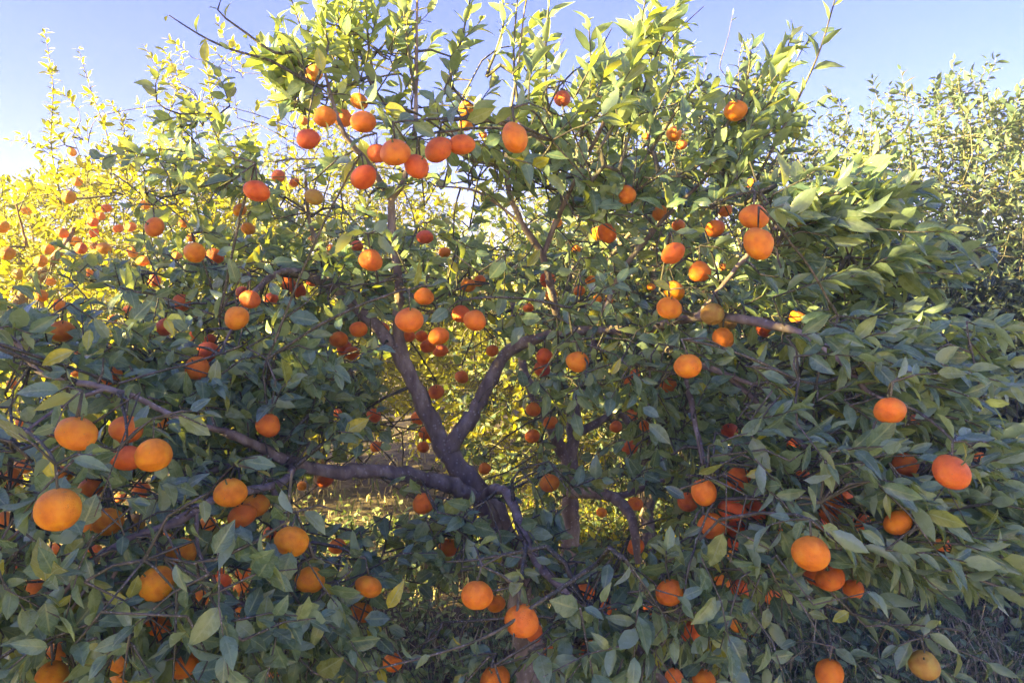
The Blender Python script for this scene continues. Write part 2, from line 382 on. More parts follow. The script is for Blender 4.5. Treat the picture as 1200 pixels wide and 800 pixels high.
FRUITS = """
84 178 12 .9|small sunlit mandarin high on the leafy shoot at the far left skyline
90 213 12 .7|small mandarin just above the yellow one beside the left tree's orange lit limb
81 231 16 1|round yellow mandarin against the pale sky gap at far left
125 244 12 .2|topmost of the string of small red mandarins at upper left
118 253 11 .3|mandarin squeezed between two red ones in the string at upper left
109 260 13 .1|reddish mandarin hanging under the string of small fruit at upper left
110 273 13 .1|shaded dull red mandarin below the string of fruit at upper left
73 273 14 .4|mandarin at the forked tip of the orange lit limb at far left
89 283 12 .8|yellow mandarin touching the orange lit limb at far left
95 291 14 .1|shaded red mandarin tucked under the yellow one by the sunlit limb
109 287 11 .1|dull red mandarin just left of the round bright yellow one at left
122 291 17 1|round bright yellow mandarin standing out in the shade at upper left
139 268 12 .1|red mandarin behind the thin dark stem at upper left
153 266 13 .3|half hidden mandarin beside the large two toned one at upper left
181 266 24 .4|large two toned mandarin with a sunlit lower half at upper left
56 292 14 .9|yellow mandarin in the sunlit leaves above its neighbour left of the orange limb
48 306 15 .9|plump yellow mandarin touching the left edge of the orange lit limb
3 266 15 1|yellow mandarin cut by the left edge above the sunlit leaves
9 297 17 1|bigger yellow mandarin near the left edge among glowing leaves
21 321 14 1|pale yellow mandarin in the sunlit leaves below the left edge pair
49 347 15 .9|yellow mandarin at the foot of the orange lit limb at left
168 306 15 .7|mandarin sliced by sunlight behind a big shaded leaf at left
181 329 15 .1|coral red mandarin with dry twigs under it in the left shade
70 358 15 .5|mandarin peeping over the top of the dark leaf at left
73 388 27 .45|large dull mandarin behind the dark horizontal leaf at left
132 441 26 .4|bright squat mandarin beside the fork of the left branch
90 437 12 .4|small mandarin under the left branch next to the squat bright one
14 408 10 .9|tiny sunlit mandarin near the left edge above the bare branch
301 224 30 .1|red mandarin with two bright slivers of sun across its underside
326 207 17 .2|sunlit red mandarin partly behind pale leaves above the sliver lit one
345 214 12 .3|small bit of mandarin showing under the leaf right of the sliver lit one
368 231 22 .75|unripe ochre mandarin hanging alone against the white sky
281 246 16 1|sunlit mandarin with leaves across it below the sliver lit one
291 268 16 .9|mandarin half yellow half shaded over the pinkish twig
228 296 25 .7|mandarin split between red shade and yellow sun in the left crown
252 300 20 .1|shaded brown red mandarin touching the split lit one
224 279 10 .5|little dim mandarin above the split lit one
381 137 26 .5|leftmost of the glowing mandarins in the row under the top leaves
402 139 22 .3|middle mandarin in the glowing row under the top leaves
426 143 31 .4|largest mandarin in the glowing row with patches of sunlight
421 119 22 .8|yellow lit mandarin crowning the glowing row
356 142 11 .5|tiny lit mandarin behind leaves left of the glowing row
361 163 27 .05|round shaded mandarin hanging below the left end of the glowing row
368 86 20 .9|mandarin blazing yellow behind leaves near the top left of the tree
426 208 33 .1|big dusky red mandarin below the pair, against the sky
463 179 36 .45|big orange mandarin at the left of the upper group above the vertical limb
442 180 25 .1|shaded mandarin peeking out from behind the big one over the vertical limb
488 195 33 .15|mandarin hanging lowest in the upper group above the vertical limb
514 176 34 .2|right hand round mandarin of the upper group with shaded base
541 170 32 .25|mandarin half under a leaf at the right end of the upper group
547 129 20 .9|glowing yellow orange mandarin topping the tree centre
546 146 18 .8|lower glowing mandarin touching the one above it near tree centre
495 203 14 1|yellow blob of fruit showing in the gap under the upper group
603 162 38 .5|large rough skinned mandarin with a puckered side high in the centre
566 158 10 .4|bit of red mandarin behind dark leaves left of the puckered one
659 116 20 .2|mandarin hidden behind big leaves right of the puckered one
862 130 26 .6|round mandarin lit from the left alone under the right hand shoots
790 157 19 .6|oval mandarin in the upper right leaves against a sky gap
799 170 13 .3|dull mandarin just under the oval one at upper right
734 229 24 .5|round mandarin bright at the left side under the upper right leaves
774 250 20 .6|sun patched mandarin behind leaves left of the diagonal brown limb
795 264 15 .4|mandarin right below the sun patched one by the diagonal brown limb
757 160 9 .3|speck of red mandarin deep in the leaves left of the oval one
883 255 34 .45|upper mandarin of the bright touching pair at the right
888 286 38 .6|lower and larger mandarin of the bright touching pair at the right
838 268 24 .35|mandarin behind leaves left of the bright touching pair
850 247 16 .4|bright sliver of mandarin above left of the touching pair
880 215 12 .6|glimpse of lit mandarin above the bright touching pair
820 319 27 .4|mandarin half in sun left below the bright touching pair
789 297 29 .2|darker round mandarin with a shaded bottom left of the half sunny one
784 361 29 .6|clean round mandarin at the lower end of the stacked right centre fruit
790 341 26 .8|dull yellowish mandarin resting behind the clean round one
711 273 24 .3|mandarin partly covered by leaves in the centre right canopy
642 328 19 .05|dark red mandarin beside a black leaf in the centre
692 328 13 .7|small orange mandarin left of the grey diagonal limb
700 351 11 .7|small sunlit mandarin under the grey diagonal limb
714 352 10 .7|tiny sunlit mandarin to the right of another under the grey limb
763 336 10 .7|tiny mandarin seen past a thin twig right of the grey limb
806 429 32 .6|broad mandarin under the arched right limb
782 451 22 .4|tilted mandarin just lower left of the broad one
847 396 26 .6|pale orange mandarin crossed by leaves above the broad one
835 368 27 .7|ochre mandarin showing through leaves over the arched right limb
853 378 22 .5|mandarin behind the ochre one above the arched right limb
897 385 22 .1|red mandarin tucked below the curve of the arched right limb
934 371 18 .9|glowing mandarin wrapped in yellow leaves above the right limb
677 424 27 .55|mandarin beside a pale light green sprig in the centre
638 418 21 .05|upper of two red mandarins behind the leaf left of the pale sprig
635 432 20 .05|lower of two red mandarins behind the leaf left of the pale sprig
740 487 17 .3|upper mandarin of the loose shaded group right of the second trunk
722 500 15 .3|roundish mandarin at the left of the shaded group right of the second trunk
757 499 16 .4|mandarin cut by a leaf at the right of the shaded group near the second trunk
738 524 19 .2|lowest round mandarin of the shaded group right of the second trunk
744 438 13 .3|dull mandarin among leaves above the shaded group
735 447 12 .3|small dull mandarin touching another above the shaded group
625 480 18 .4|mandarin with a leaf over its left by the left fork of the second trunk
645 495 18 .4|mandarin cupped under a leaf on the left fork of the second trunk
624 511 18 .3|mandarin split by a dark leaf below the left fork of the second trunk
855 505 20 .05|deep red mandarin in the shade of the right hand leaves
1043 481 37 .35|large mandarin at the drooping end of the arched right limb
1073 492 14 .2|small bit of mandarin behind leaves right of the limb end fruit
1147 535 13 .4|orange edge of mandarin above the big one at far right
1061 545 30 .3|mandarin with its top under leaves left of the big one at far right
1115 553 42 .2|big red orange mandarin at far right with a leaf over its top
1052 612 34 .5|mandarin crossed by a pale leaf in the lower right branches
941 557 16 .2|small red mandarin under leaves in the right interior
978 588 28 .5|mandarin striped by leaves in the right interior
974 601 26 .4|mandarin directly below another in the right interior
993 584 18 .15|shaded mandarin to the right of the leaf striped one
963 612 18 .1|dark mandarin under the two leaf striped ones
950 648 44 .55|large mandarin behind a long pale hanging leaf at lower right
973 677 34 .3|smooth mandarin in the touching lower right pair
958 673 30 .2|left mandarin of the touching lower right pair
1000 691 26 .3|split looking mandarin under the dark leaves right of the touching pair
972 789 34 .45|mandarin near the ground above dry grass at the bottom right
1083 779 34 .8|pale yellow orange mandarin at the tip of the lowest right branch
825 577 31 .4|tall mandarin at the top of the crowded right cluster
806 588 24 .2|dark mandarin at the left of the crowded right cluster
866 561 30 .3|mandarin hanging above the crowded cluster behind a bluish leaf
858 597 32 .1|middle mandarin of the crowded right cluster
884 599 28 .1|mandarin under the bluish leaf at the right of the crowded cluster
834 617 34 .35|front mandarin of the crowded cluster with a thin leaf across it
864 620 28 .0|shadowed dark red mandarin low in the crowded cluster
862 634 22 .0|lowest and darkest mandarin of the crowded cluster
918 622 15 .4|brownish mandarin between leaves right of the crowded cluster
868 690 25 .15|round red mandarin below the crowded cluster
847 680 20 .45|mandarin behind leaves left of the round red one at lower right
858 651 14 .9|sunlit yellow bit of mandarin under the crowded cluster
785 694 34 .35|round mandarin alone at lower right centre
761 713 15 .2|narrow glimpse of mandarin left of the lone round one at lower centre
811 740 27 .2|mandarin hanging below right of the lone round one at lower centre
862 733 15 .7|dull mandarin near the grass at lower right
880 742 11 .4|tiny mandarin near the grass at lower right
825 797 30 .5|mandarin cut by the bottom edge right of centre
790 793 22 .3|mandarin behind leaves at the bottom edge near the grey branch
777 786 17 .2|reddish mandarin at the bottom edge left of another by the grey branch
644 566 23 .5|mandarin with a leaf across it left of the dark arched branch
687 692 22 .3|mandarin behind the long grey front branch
713 711 22 .3|mandarin hidden behind the middle of the long grey front branch
683 755 25 .3|mandarin at the foot of the front branch beside the dead stub
641 760 18 .4|small mandarin low down left of the dead stub
611 728 40 .35|large mandarin crossed by green twigs at bottom centre
626 741 22 .2|mandarin behind the large twig crossed one
559 697 37 .45|bright mandarin under two broad leaves at bottom centre
581 707 22 .5|mandarin hiding behind the bright one under the broad leaves
580 796 36 .45|mandarin cut by the bottom edge beneath a green shoot at centre
526 641 23 .4|small bright mandarin resting on a thin horizontal twig
496 590 26 .3|mandarin split by a leaf below the left main limb
460 776 23 .4|mandarin under a hanging leaf low at the bottom left of centre
432 687 33 .7|orange mandarin in the upper place of the pair by the yellow leaf
424 717 27 .6|mandarin under its partner in the pair by the yellow leaf
363 680 35 .8|bright mandarin crossed by a grey twig at lower left centre
342 634 39 .9|glossy yellow orange mandarin with a navel dimple at lower left centre
317 624 16 .2|small shaded mandarin left of the dimpled glossy one
300 592 31 .6|front right mandarin of the trio below the left limb
270 577 37 .8|upper left and brightest mandarin of the trio below the left limb
284 604 33 .3|lowest mandarin of the trio below the left limb
243 613 19 .7|mandarin left of the trio behind the sloping branch
381 562 21 .15|mandarin with a green leaf in front hanging under the left main limb
354 569 12 .8|tiny yellow mandarin seen against dry grass under the left limb
568 549 15 .4|dim mandarin near the trunk fork at centre
590 606 12 .4|small mandarin beside the dark trunk at centre
68 597 52 .85|very large bright mandarin in the left foreground
90 508 46 .65|large dented mandarin above the biggest one at left
148 503 36 .35|orange mandarin behind a hanging leaf right of the dented one
192 492 20 .6|small mandarin between leaves at the right of the dented one
150 537 36 .15|shaded left mandarin of the low pair under the hanging leaf
180 533 43 .8|bright yellow sided right mandarin of the low pair under the leaf
12 560 26 .4|mandarin at the left edge beside the very large one
28 546 20 .45|mandarin above its neighbour near the left edge
72 556 26 .45|mandarin peeping over the very large foreground one
106 572 27 .35|mandarin behind leaves right of the very large foreground one
165 574 21 .3|small shaded mandarin behind the dark sloping branch at left
141 583 14 .2|tiny shaded mandarin left of the dark sloping branch
127 611 33 .8|mandarin cut by dark leaves above the left sloping branch
158 613 23 .7|ochre mandarin next to the leaf cut one above the sloping branch
105 618 20 .6|mandarin under leaves left of the leaf cut one
110 646 19 .3|mandarin below the left end of the sloping branch
66 643 16 .3|narrow view of mandarin under the very large foreground one
195 632 17 .3|red topped mandarin behind the big one under the sloping branch
212 648 35 .7|bright mandarin under the sloping branch with a leaf at its left
19 664 19 .1|dark red mandarin in the shade at the left edge
183 684 42 .95|big yellow mandarin with pale leaves on its left
134 697 16 .4|little mandarin in shade left of the big yellow one
185 735 33 .6|round mandarin directly below the big yellow one
216 779 33 .5|mandarin near the bottom edge right of the lower left group
136 779 24 .7|mandarin half behind a leaf at the bottom edge of the left group
62 792 37 .9|yellow mandarin cut by the bottom edge at lower left
66 764 27 .7|mandarin behind crossing leaves above the one cut by the bottom edge
140 797 22 .7|mandarin cut by the bottom edge beneath the half hidden one
320 793 16 .5|mandarin behind leaves at the bottom edge left of centre
256 671 14 .1|dull red mandarin right of the bright one under the sloping branch
262 681 19 .1|shaded mandarin beside the curved grey twig at lower left
285 671 18 .3|mandarin in the column of small ones right of the curved grey twig
283 690 18 .5|brightest mandarin in the column of small ones right of the grey twig
285 716 21 .4|lowest mandarin in the column of small ones by the grey twig
314 499 29 .3|mandarin behind leaves above the left main limb
278 373 30 .7|clean round mandarin hanging by the grey branch at left centre
293 351 25 .2|glowing red orange mandarin just above the clean round one
285 344 18 .1|mandarin half behind the grey branch at left centre
318 350 17 .05|shaded squat mandarin right of the glowing red orange one
213 355 22 .2|dusty looking mandarin half under a leaf in the left interior
194 383 24 .1|red mandarin behind a thin twig in the left interior
228 393 15 .1|small crimson mandarin right of the thin twig in the left interior
246 399 16 .1|crimson mandarin above the pair at the end of the grey branch
244 413 27 .1|dull red mandarin crossed by pale dead twigs
231 431 29 .4|mandarin showing its stem scar above a big folded leaf
338 333 20 .1|left mandarin of the shaded group above the curved limb
349 340 19 .1|centre mandarin of the shaded group on the curved limb
366 328 17 .1|right mandarin of the shaded group on the curved limb
434 305 28 .3|round mandarin alone left of the vertical limb
418 289 15 .1|small shaded mandarin behind the lone round one near the vertical limb
498 278 21 .0|crimson mandarin with a leaf over its top right of the vertical limb
397 398 23 .35|upper left mandarin of the trio hanging left of the trunk limb
404 408 20 .1|mandarin behind the upper left one of the trio by the trunk limb
412 414 18 .25|low mandarin of the trio hanging left of the trunk limb
420 386 22 .3|mandarin above right of the trio by the trunk limb
447 385 18 .3|mandarin half hidden against the trunk limb
480 375 33 .35|large mandarin with a leaf hanging over it right of the trunk limb
497 348 24 .4|mandarin crossed by a dark twig above the large one by the trunk limb
479 394 16 .15|small mandarin just under the large one by the trunk limb
494 394 15 .15|small mandarin left of the centre bunch
501 406 18 .15|lower left mandarin of the centre bunch
514 394 25 .35|top and largest mandarin of the centre bunch
516 411 18 .15|lower right mandarin of the centre bunch
540 368 22 .1|red mandarin behind leaves left of the twig crossed centre one
556 376 27 .35|centre mandarin with thin twigs crossing its right side
541 442 17 .25|small round mandarin against the yellow gap in the fork
511 459 19 .25|round mandarin left of the yellow gap above the fork
577 411 15 .3|mandarin behind a leaf at the right of the yellow gap
396 484 12 .2|small mandarin deep in the leaves left of the trunk fork
438 487 18 .2|dim mandarin behind leaves left of the trunk fork
490 490 17 .3|mandarin above its neighbours just left of the trunk fork
499 507 17 .35|round mandarin amid the little group left of the trunk fork
508 513 14 .2|mandarin behind the round one left of the trunk fork
496 524 15 .3|mandarin at the bottom of the little group left of the trunk fork
441 523 15 .4|mandarin half under a leaf low at the left of the trunk fork
366 281 10 .5|tiny mandarin left of the lone round one by the vertical limb
387 291 10 .5|tiny mandarin close beside the crimson shaded one left of the vertical limb
701 274 18 .8|yellow lit mandarin touching the leaf covered one in the centre right canopy
653 261 12 .5|small mandarin sliver in the upper centre leaves by the thin limb
675 292 11 .6|small orange mandarin in the centre leaves left of the grey diagonal limb
549 334 19 .6|sun caught mandarin in the upper middle of the tree
562 329 15 .4|mandarin right behind the sun caught one in the middle of the tree
521 296 14 .5|small bright mandarin beside a sunlit twig right of the crimson one
646 346 16 .7|mandarin just under the dark red one and its black leaf
679 341 14 .5|small mandarin on the left side of the grey diagonal limb
619 361 13 .2|small red mandarin in the leaves above the centre arch limb
847 314 12 .5|small mandarin right of the half sunny one
92 412 11 .5|tiny mandarin above the left branch near its fork
127 410 13 .2|little red mandarin above the bright squat one
132 374 11 .5|tiny orange mandarin in the left interior by long leaves
150 364 12 .3|tiny reddish mandarin in the left interior under the coral one
25 495 13 .4|small mandarin by the left edge above the edge cut pair
14 450 12 .5|small mandarin by the left edge under the bare branch
208 300 11 .8|tiny sunlit mandarin left of the split lit one
30 247 12 .9|yellow mandarin near the left edge just under the skyline leaves
60 330 12 .9|small yellow mandarin right of the orange lit limb's foot
104 320 11 .4|small mandarin in the shade right of the orange lit limb
155 296 13 .6|small orange mandarin under the two toned one at upper left
170 240 12 .7|small sunlit mandarin above the two toned one at upper left
215 262 12 .8|small sunlit mandarin between the two toned and the split lit ones
5 610 22 .5|mandarin cut by the left edge under the very large one
40 690 24 .5|mandarin in shade under the left foliage beside the grey twigs
235 700 20 .5|mandarin in the leaves right of the big yellow one
395 640 20 .4|mandarin in the leaves right of the dimpled glossy one
745 640 20 .3|mandarin in the leaves below the dark arched branch
905 700 20 .3|mandarin behind hanging leaves left of the touching lower right pair
1010 612 22 .3|mandarin behind long leaves right of the shaded interior group
1105 640 20 .4|mandarin under the spreading lower right shoots
930 520 18 .2|red mandarin deep in the right hand leaves
745 590 18 .4|mandarin hanging near the end of the dark arched branch
705 600 13 .7|small mandarin seen in the bright gap under the dark arched branch
"""
# ------------------------------------------------------------------ FRUIT DATA
FR = []
for ln in FRUITS.strip().splitlines():
    a, lab = ln.split('|'); x, y, d, h = [float(v) for v in a.split()]
    FR.append([x, y, d, h, lab])
frng = np.random.default_rng(3)
fp, frr = [], []
for x, y, d, h, lab in FR:
    D = frng.uniform(0.058, 0.066)
    if d >= 40: D = 0.066
    if x < 200 and y < 330 and d < 18: D = 0.068
    if x > 200 and d < 17: D = 0.050
    dep = D*F_PX/d
    if x > 200 or y > 330: dep = min(dep, 3.3); D = dep*d/F_PX
    fp.append(at(x, y, dep)); frr.append(D/2)
fp = np.array(fp); frr = np.array(frr)
for it in range(40):
    for i in range(len(fp)):
        dv = fp-fp[i]; dist = np.linalg.norm(dv, axis=1); dist[i] = 9
        j = int(np.argmin(dist-(frr+frr[i])*0.93))
        if dist[j] < (frr[j]+frr[i])*0.93:
            a_, b_ = (i, j) if (fp[i] @ FWD) < (fp[j] @ FWD) else (j, i)      # keep the order in depth, move along the line of sight
            fp[a_] += unit(CAM-fp[a_])*0.003; fp[b_] -= unit(CAM-fp[b_])*0.003
fx, fy, fd = proj(fp)
fr_px = frr/fd*F_PX

# ------------------------------------------------------------------ MAIN TREE: limbs traced where the photograph shows them
main = Tree((*at(628, 905, 2.55)[:2], 0.0))
def pth(*q): return [at(*p) for p in q]
B = main.base
main.limb([B+[0, 0, -0.06], B+[0, 0, 0.15], at(618, 760, 2.55), at(602, 660, 2.52), at(572, 590, 2.5), at(542, 552, 2.5), at(522, 530, 2.5)],
          [0.085, 0.07, 0.062, 0.056, 0.05, 0.046, 0.044], 'trunk', show=True, sides=16)
lA = [(522, 530, 2.5), (498, 478, 2.5), (474, 425, 2.5), (446, 388, 2.52), (418, 362, 2.55), (395, 342, 2.55)]
main.limb(pth(*lA), [.040, .036, .032, .028, .024, .022], show=True, sides=14)
main.limb(pth((395, 342, 2.55), (368, 326, 2.5), (332, 318, 2.4), (300, 340, 2.25), (272, 385, 2.1), (252, 425, 2.0)), [.022, .019, .015, .010, .006, .003], show=True)
main.limb(pth((395, 342, 2.55), (376, 300, 2.6), (362, 255, 2.6), (358, 205, 2.5)), [.017, .013, .009, .005])
main.limb(pth((474, 425, 2.5), (466, 385, 2.48), (468, 340, 2.45), (461, 285, 2.42), (459, 235, 2.4), (474, 212, 2.36), (486, 150, 2.34), (488, 70, 2.3), (489, -20, 2.3)),
          [.026, .022, .019, .018, .016, .012, .009, .007, .004], show=True)
main.limb(pth((459, 235, 2.4), (430, 190, 2.35), (405, 160, 2.3), (390, 120, 2.3), (375, 60, 2.28)), [.014, .013, .010, .007, .004], show=True)
main.limb(pth((545, 500, 2.5), (572, 452, 2.55), (597, 410, 2.6), (650, 392, 2.5), (700, 386, 2.4), (748, 392, 2.3), (800, 418, 2.15), (850, 438, 2.05), (912, 462, 1.95)),
          [.032, .030, .028, .022, .019, .017, .014, .010, .005], show=True)
main.limb(pth((522, 530, 2.5), (536, 512, 2.49), (552, 486, 2.52)), [.038, .034, .031], show=True)
main.limb(pth((655, 392, 2.5), (648, 350, 2.45), (636, 300, 2.4), (612, 262, 2.35), (596, 222, 2.3), (594, 160, 2.3), (605, 90, 2.3), (616, 0, 2.3)), [.018, .016, .015, .012, .010, .008, .005, .003], show=True)
main.limb(pth((636, 300, 2.4), (660, 240, 2.35), (690, 180, 2.25), (725, 110, 2.2), (770, 40, 2.15)), [.012, .010, .008, .006, .003])
main.limb(pth((612, 262, 2.35), (560, 225, 2.35), (510, 218, 2.35)), [.006, .005, .003], show=True)
main.limb(pth((748, 392, 2.3), (800, 374, 2.15), (850, 371, 2.0), (900, 380, 1.95), (950, 396, 1.85), (990, 428, 1.75), (1015, 458, 1.7), (1040, 468, 1.64)),
          [.018, .017, .016, .015, .013, .010, .007, .004], show=True)
main.limb(pth((815, 373, 2.1), (850, 330, 2.05), (880, 295, 2.0), (930, 250, 1.95), (985, 225, 1.85)), [.009, .008, .007, .005, .003], show=True)
main.limb(pth((700, 386, 2.4), (728, 320, 2.45), (775, 260, 2.4), (835, 200, 2.3), (870, 150, 2.2)), [.012, .011, .009, .006, .003])
main.limb(pth((850, 438, 2.05), (920, 500, 2.0), (985, 560, 1.9), (1060, 600, 1.8), (1130, 640, 1.7)), [.010, .009, .008, .006, .003])
main.limb(pth((800, 418, 2.15), (812, 480, 2.05), (828, 560, 1.95), (850, 640, 1.85)), [.012, .010, .008, .004], show=True)
main.limb(pth((602, 660, 2.52), (560, 585, 2.4), (500, 562, 2.28), (450, 553, 2.18), (395, 553, 2.08), (345, 543, 1.98), (300, 522, 1.9), (262, 505, 1.82)),
          [.036, .034, .030, .027, .024, .021, .017, .013], show=True)
main.limb(pth((262, 505, 1.82), (210, 490, 1.72), (165, 468, 1.68), (125, 455, 1.62), (80, 445, 1.66), (44, 434, 1.68), (20, 402, 1.7), (-20, 372, 1.72)), [.010, .009, .008, .009, .009, .008, .008, .006], show=True)
main.limb(pth((125, 455, 1.62), (82, 470, 1.58), (48, 492, 1.5), (0, 528, 1.45)), [.006, .005, .004, .003], show=True)
main.limb(pth((320, 532, 1.93), (270, 545, 1.9), (225, 560, 1.85), (180, 585, 1.8), (150, 598, 1.78)), [.013, .011, .010, .008, .005], show=True)
main.limb(pth((345, 543, 1.98), (330, 565, 1.8), (256, 583, 1.6), (205, 612, 1.48), (150, 632, 1.4), (112, 655, 1.36), (75, 694, 1.34)), [.013, .012, .012, .012, .010, .007, .004], show=True)
main.limb(pth((146, 634, 1.4), (128, 660, 1.38), (100, 690, 1.37), (80, 720, 1.36)), [.006, .005, .004, .003], show=True)
main.limb(pth((160, 628, 1.41), (136, 668, 1.39), (126, 700, 1.38), (130, 735, 1.38)), [.006, .005, .004, .003], show=True)
main.limb(pth((110, 656, 1.36), (80, 668, 1.35), (70, 710, 1.35)), [.005, .004, .003], show=True)
main.limb(pth((230, 600, 1.53), (232, 645, 1.5), (252, 682, 1.5), (290, 712, 1.5), (335, 735, 1.5)), [.005, .005, .0045, .004, .002], show=True)
main.limb(pth((318, 566, 1.78), (332, 612, 1.74), (345, 655, 1.7), (368, 690, 1.66), (360, 735, 1.62)), [.009, .008, .007, .005, .003], show=True)
main.limb(pth((560, 585, 2.4), (585, 572, 2.25), (602, 592, 2.15), (612, 622, 2.05), (632, 662, 1.9), (662, 690, 1.8), (700, 716, 1.72), (740, 752, 1.64), (790, 815, 1.56)),
          [.024, .020, .018, .017, .015, .014, .013, .012, .010], show=True)
main.limb(pth((668, 694, 1.79), (676, 722, 1.72), (672, 760, 1.68), (666, 795, 1.66)), [.010, .009, .010, .007], 'dead_stub', M_DEAD, show=True)
# open view to the ground, the fork and the far trees: where the crown has gaps
GAPS = [(668, 55, 14, 55, .85), (722, 25, 18, 45, .85), (835, 50, 30, 55, .9), (578, 30, 10, 45, .8), (298, 115, 28, 34, .8), (500, 30, 10, 40, .7), (940, 175, 22, 20, .8), (1010, 110, 50, 35, .95), (740, 170, 14, 12, .8), (450, 180, 16, 14, .7), (410, 585, 78, 34, .93), (565, 468, 46, 52, .97), (515, 425, 30, 40, .95), (490, 500, 34, 40, .9), (590, 350, 40, 30, .5), (545, 560, 50, 22, .8), (430, 545, 70, 18, .85), (600, 600, 22, 40, .75), (670, 600, 16, 50, .8), (470, 425, 26, 60, .8), (722, 600, 66, 34, .93), (612, 252, 42, 32, .6), (692, 512, 42, 42, .8),
        (560, 705, 78, 40, .72), (500, 720, 70, 36, .6), (935, 745, 80, 50, .8), (1110, 735, 90, 45, .62), (500, 245, 40, 22, .8), (345, 195, 30, 40, .6), (425, 165, 35, 22, .6),
        (640, 405, 30, 22, .5), (540, 400, 60, 35, .6), (480, 480, 30, 50, .6), (385, 240, 40, 22, .7), (580, 205, 30, 16, .5), (610, 520, 30, 50, .5),
        (680, 160, 22, 14, .7), (905, 170, 18, 30, .7), (760, 320, 30, 40, .3), (330, 330, 60, 20, .4)]
def in_gap(x, y):
    for cx, cy, rx, ry, p in GAPS:
        if ((x-cx)/rx)**2+((y-cy)/ry)**2 < 1 and rng.random() < p: return True
    return False
# (cx, cy, rx, ry, nearest, farthest, count, direction of growth in degrees, spread, leaf length)
REG = [
 (120, 700, 190, 120, 1.22, 1.9, 185, -60, 120, .066), (50, 560, 90, 90, 1.25, 1.8, 50, -90, 120, .066), (200, 440, 150, 85, 1.75, 2.4, 95, 20, 120, .070),
 (70, 420, 90, 60, 1.6, 2.2, 30, 60, 90, .075),
 (230, 335, 160, 70, 2.3, 3.0, 85, 60, 90, .066), (262, 190, 75, 60, 2.3, 2.8, 34, 130, 60, .070), (340, 225, 90, 50, 2.4, 2.7, 24, 150, 90, .055),
 (400, 70, 75, 60, 2.2, 2.5, 40, 85, 45, .068), (350, 110, 40, 40, 2.2, 2.4, 16, 120, 60, .068), (520, 100, 110, 60, 2.2, 2.7, 14, 80, 45, .072), (560, 185, 120, 55, 2.1, 2.6, 40, 60, 120, .070),
 (680, 150, 100, 70, 1.9, 2.5, 32, 62, 35, .080), (765, 70, 40, 50, 2.0, 2.3, 9, 62, 25, .082), (895, 120, 35, 50, 2.0, 2.3, 8, 55, 30, .07), (700, 235, 120, 65, 2.1, 2.7, 62, 60, 90, .072), (850, 190, 85, 65, 1.95, 2.5, 50, 48, 40, .075),
 (960, 255, 75, 28, 1.85, 2.3, 34, 15, 30, .078), (960, 320, 115, 55, 1.9, 2.5, 62, 8, 35, .078), (1000, 430, 125, 75, 1.65, 2.3, 105, -8, 35, .076),
 (980, 560, 175, 75, 1.5, 2.2, 150, -22, 45, .076), (1085, 640, 130, 50, 1.5, 2.0, 44, -14, 30, .078), (1060, 745, 110, 34, 1.6, 2.0, 9, -18, 30, .066),
 (760, 430, 150, 115, 1.95, 2.8, 140, -20, 120, .068), (850, 640, 85, 95, 1.5, 2.1, 95, -80, 60, .074), (560, 335, 130, 65, 2.2, 2.9, 52, 0, 180, .066),
 (400, 320, 110, 75, 2.3, 3.0, 60, 90, 120, .060), (375, 465, 100, 70, 1.9, 2.5, 90, 90, 150, .066), (540, 625, 95, 60, 1.8, 2.3, 62, 180, 180, .066),
 (700, 720, 115, 80, 1.45, 2.0, 86, -60, 120, .068), (360, 720, 90, 90, 1.45, 2.0, 60, -100, 120, .062), (480, 680, 60, 30, 1.7, 2.0, 12, 0, 180, .062), (462, 765, 40, 32, 1.7, 1.9, 9, -90, 100, .062),
 (600, 775, 60, 40, 1.45, 1.7, 12, -60, 90, .068), (640, 610, 60, 50, 1.9, 2.3, 18, -30, 120, .066), (1150, 560, 80, 60, 1.7, 2.2, 22, 0, 40, .078),
 (560, 400, 420, 190, 2.6, 3.4, 70, 0, 180, .062), (250, 520, 200, 60, 1.9, 2.6, 60, 0, 180, .066), (260, 600, 180, 90, 1.8, 2.5, 60, -90, 120, .062), (800, 560, 220, 90, 2.1, 2.8, 70, -60, 120, .066)]
bases, sp = [], []
for cx, cy, rx, ry, d0, d1, n, ang, spread, leaf in REG:
    k = 0; n, leaf = (int(n*1.3), leaf*(.92 if cy > 400 else 1)) if cy > 250 else (n, leaf)
    while k < n:
        u = rng.normal(0, 0.52, 2)
        if abs(u[0]) > 1.25 or abs(u[1]) > 1.25: continue
        k += 1
        x, y = cx+u[0]*rx, cy+u[1]*ry; d = rng.uniform(d0, d1)
        if in_gap(x, y): continue
        a = math.radians(ang + rng.uniform(-1, 1)*spread)
        dr = math.cos(a)*RGT + math.sin(a)*UPV + FWD*rng.uniform(-0.75, 0.35)
        tipx, tipy, _ = proj((at(x, y, d) + unit(dr)*0.13)[None])
        if in_gap(tipx[0], tipy[0]): continue
        p = at(x, y, d)
        if p[2] < 0.12: continue
        bases.append(p); sp.append((p, dr, leaf, ang, spread))
main.connect(bases, 0.26)
for p, dr, leaf, ang, spread in sp:
    upright = spread <= 45
    main.sprig(p, dr, rng.uniform(0.10, 0.19), leaf, int(rng.integers(7, 13)), up=0.45, flare=0.55 if upright else 0.8, droop=0.0 if upright else 0.25, wid=rng.uniform(.72, .92) if upright else rng.uniform(.95, 1.2))
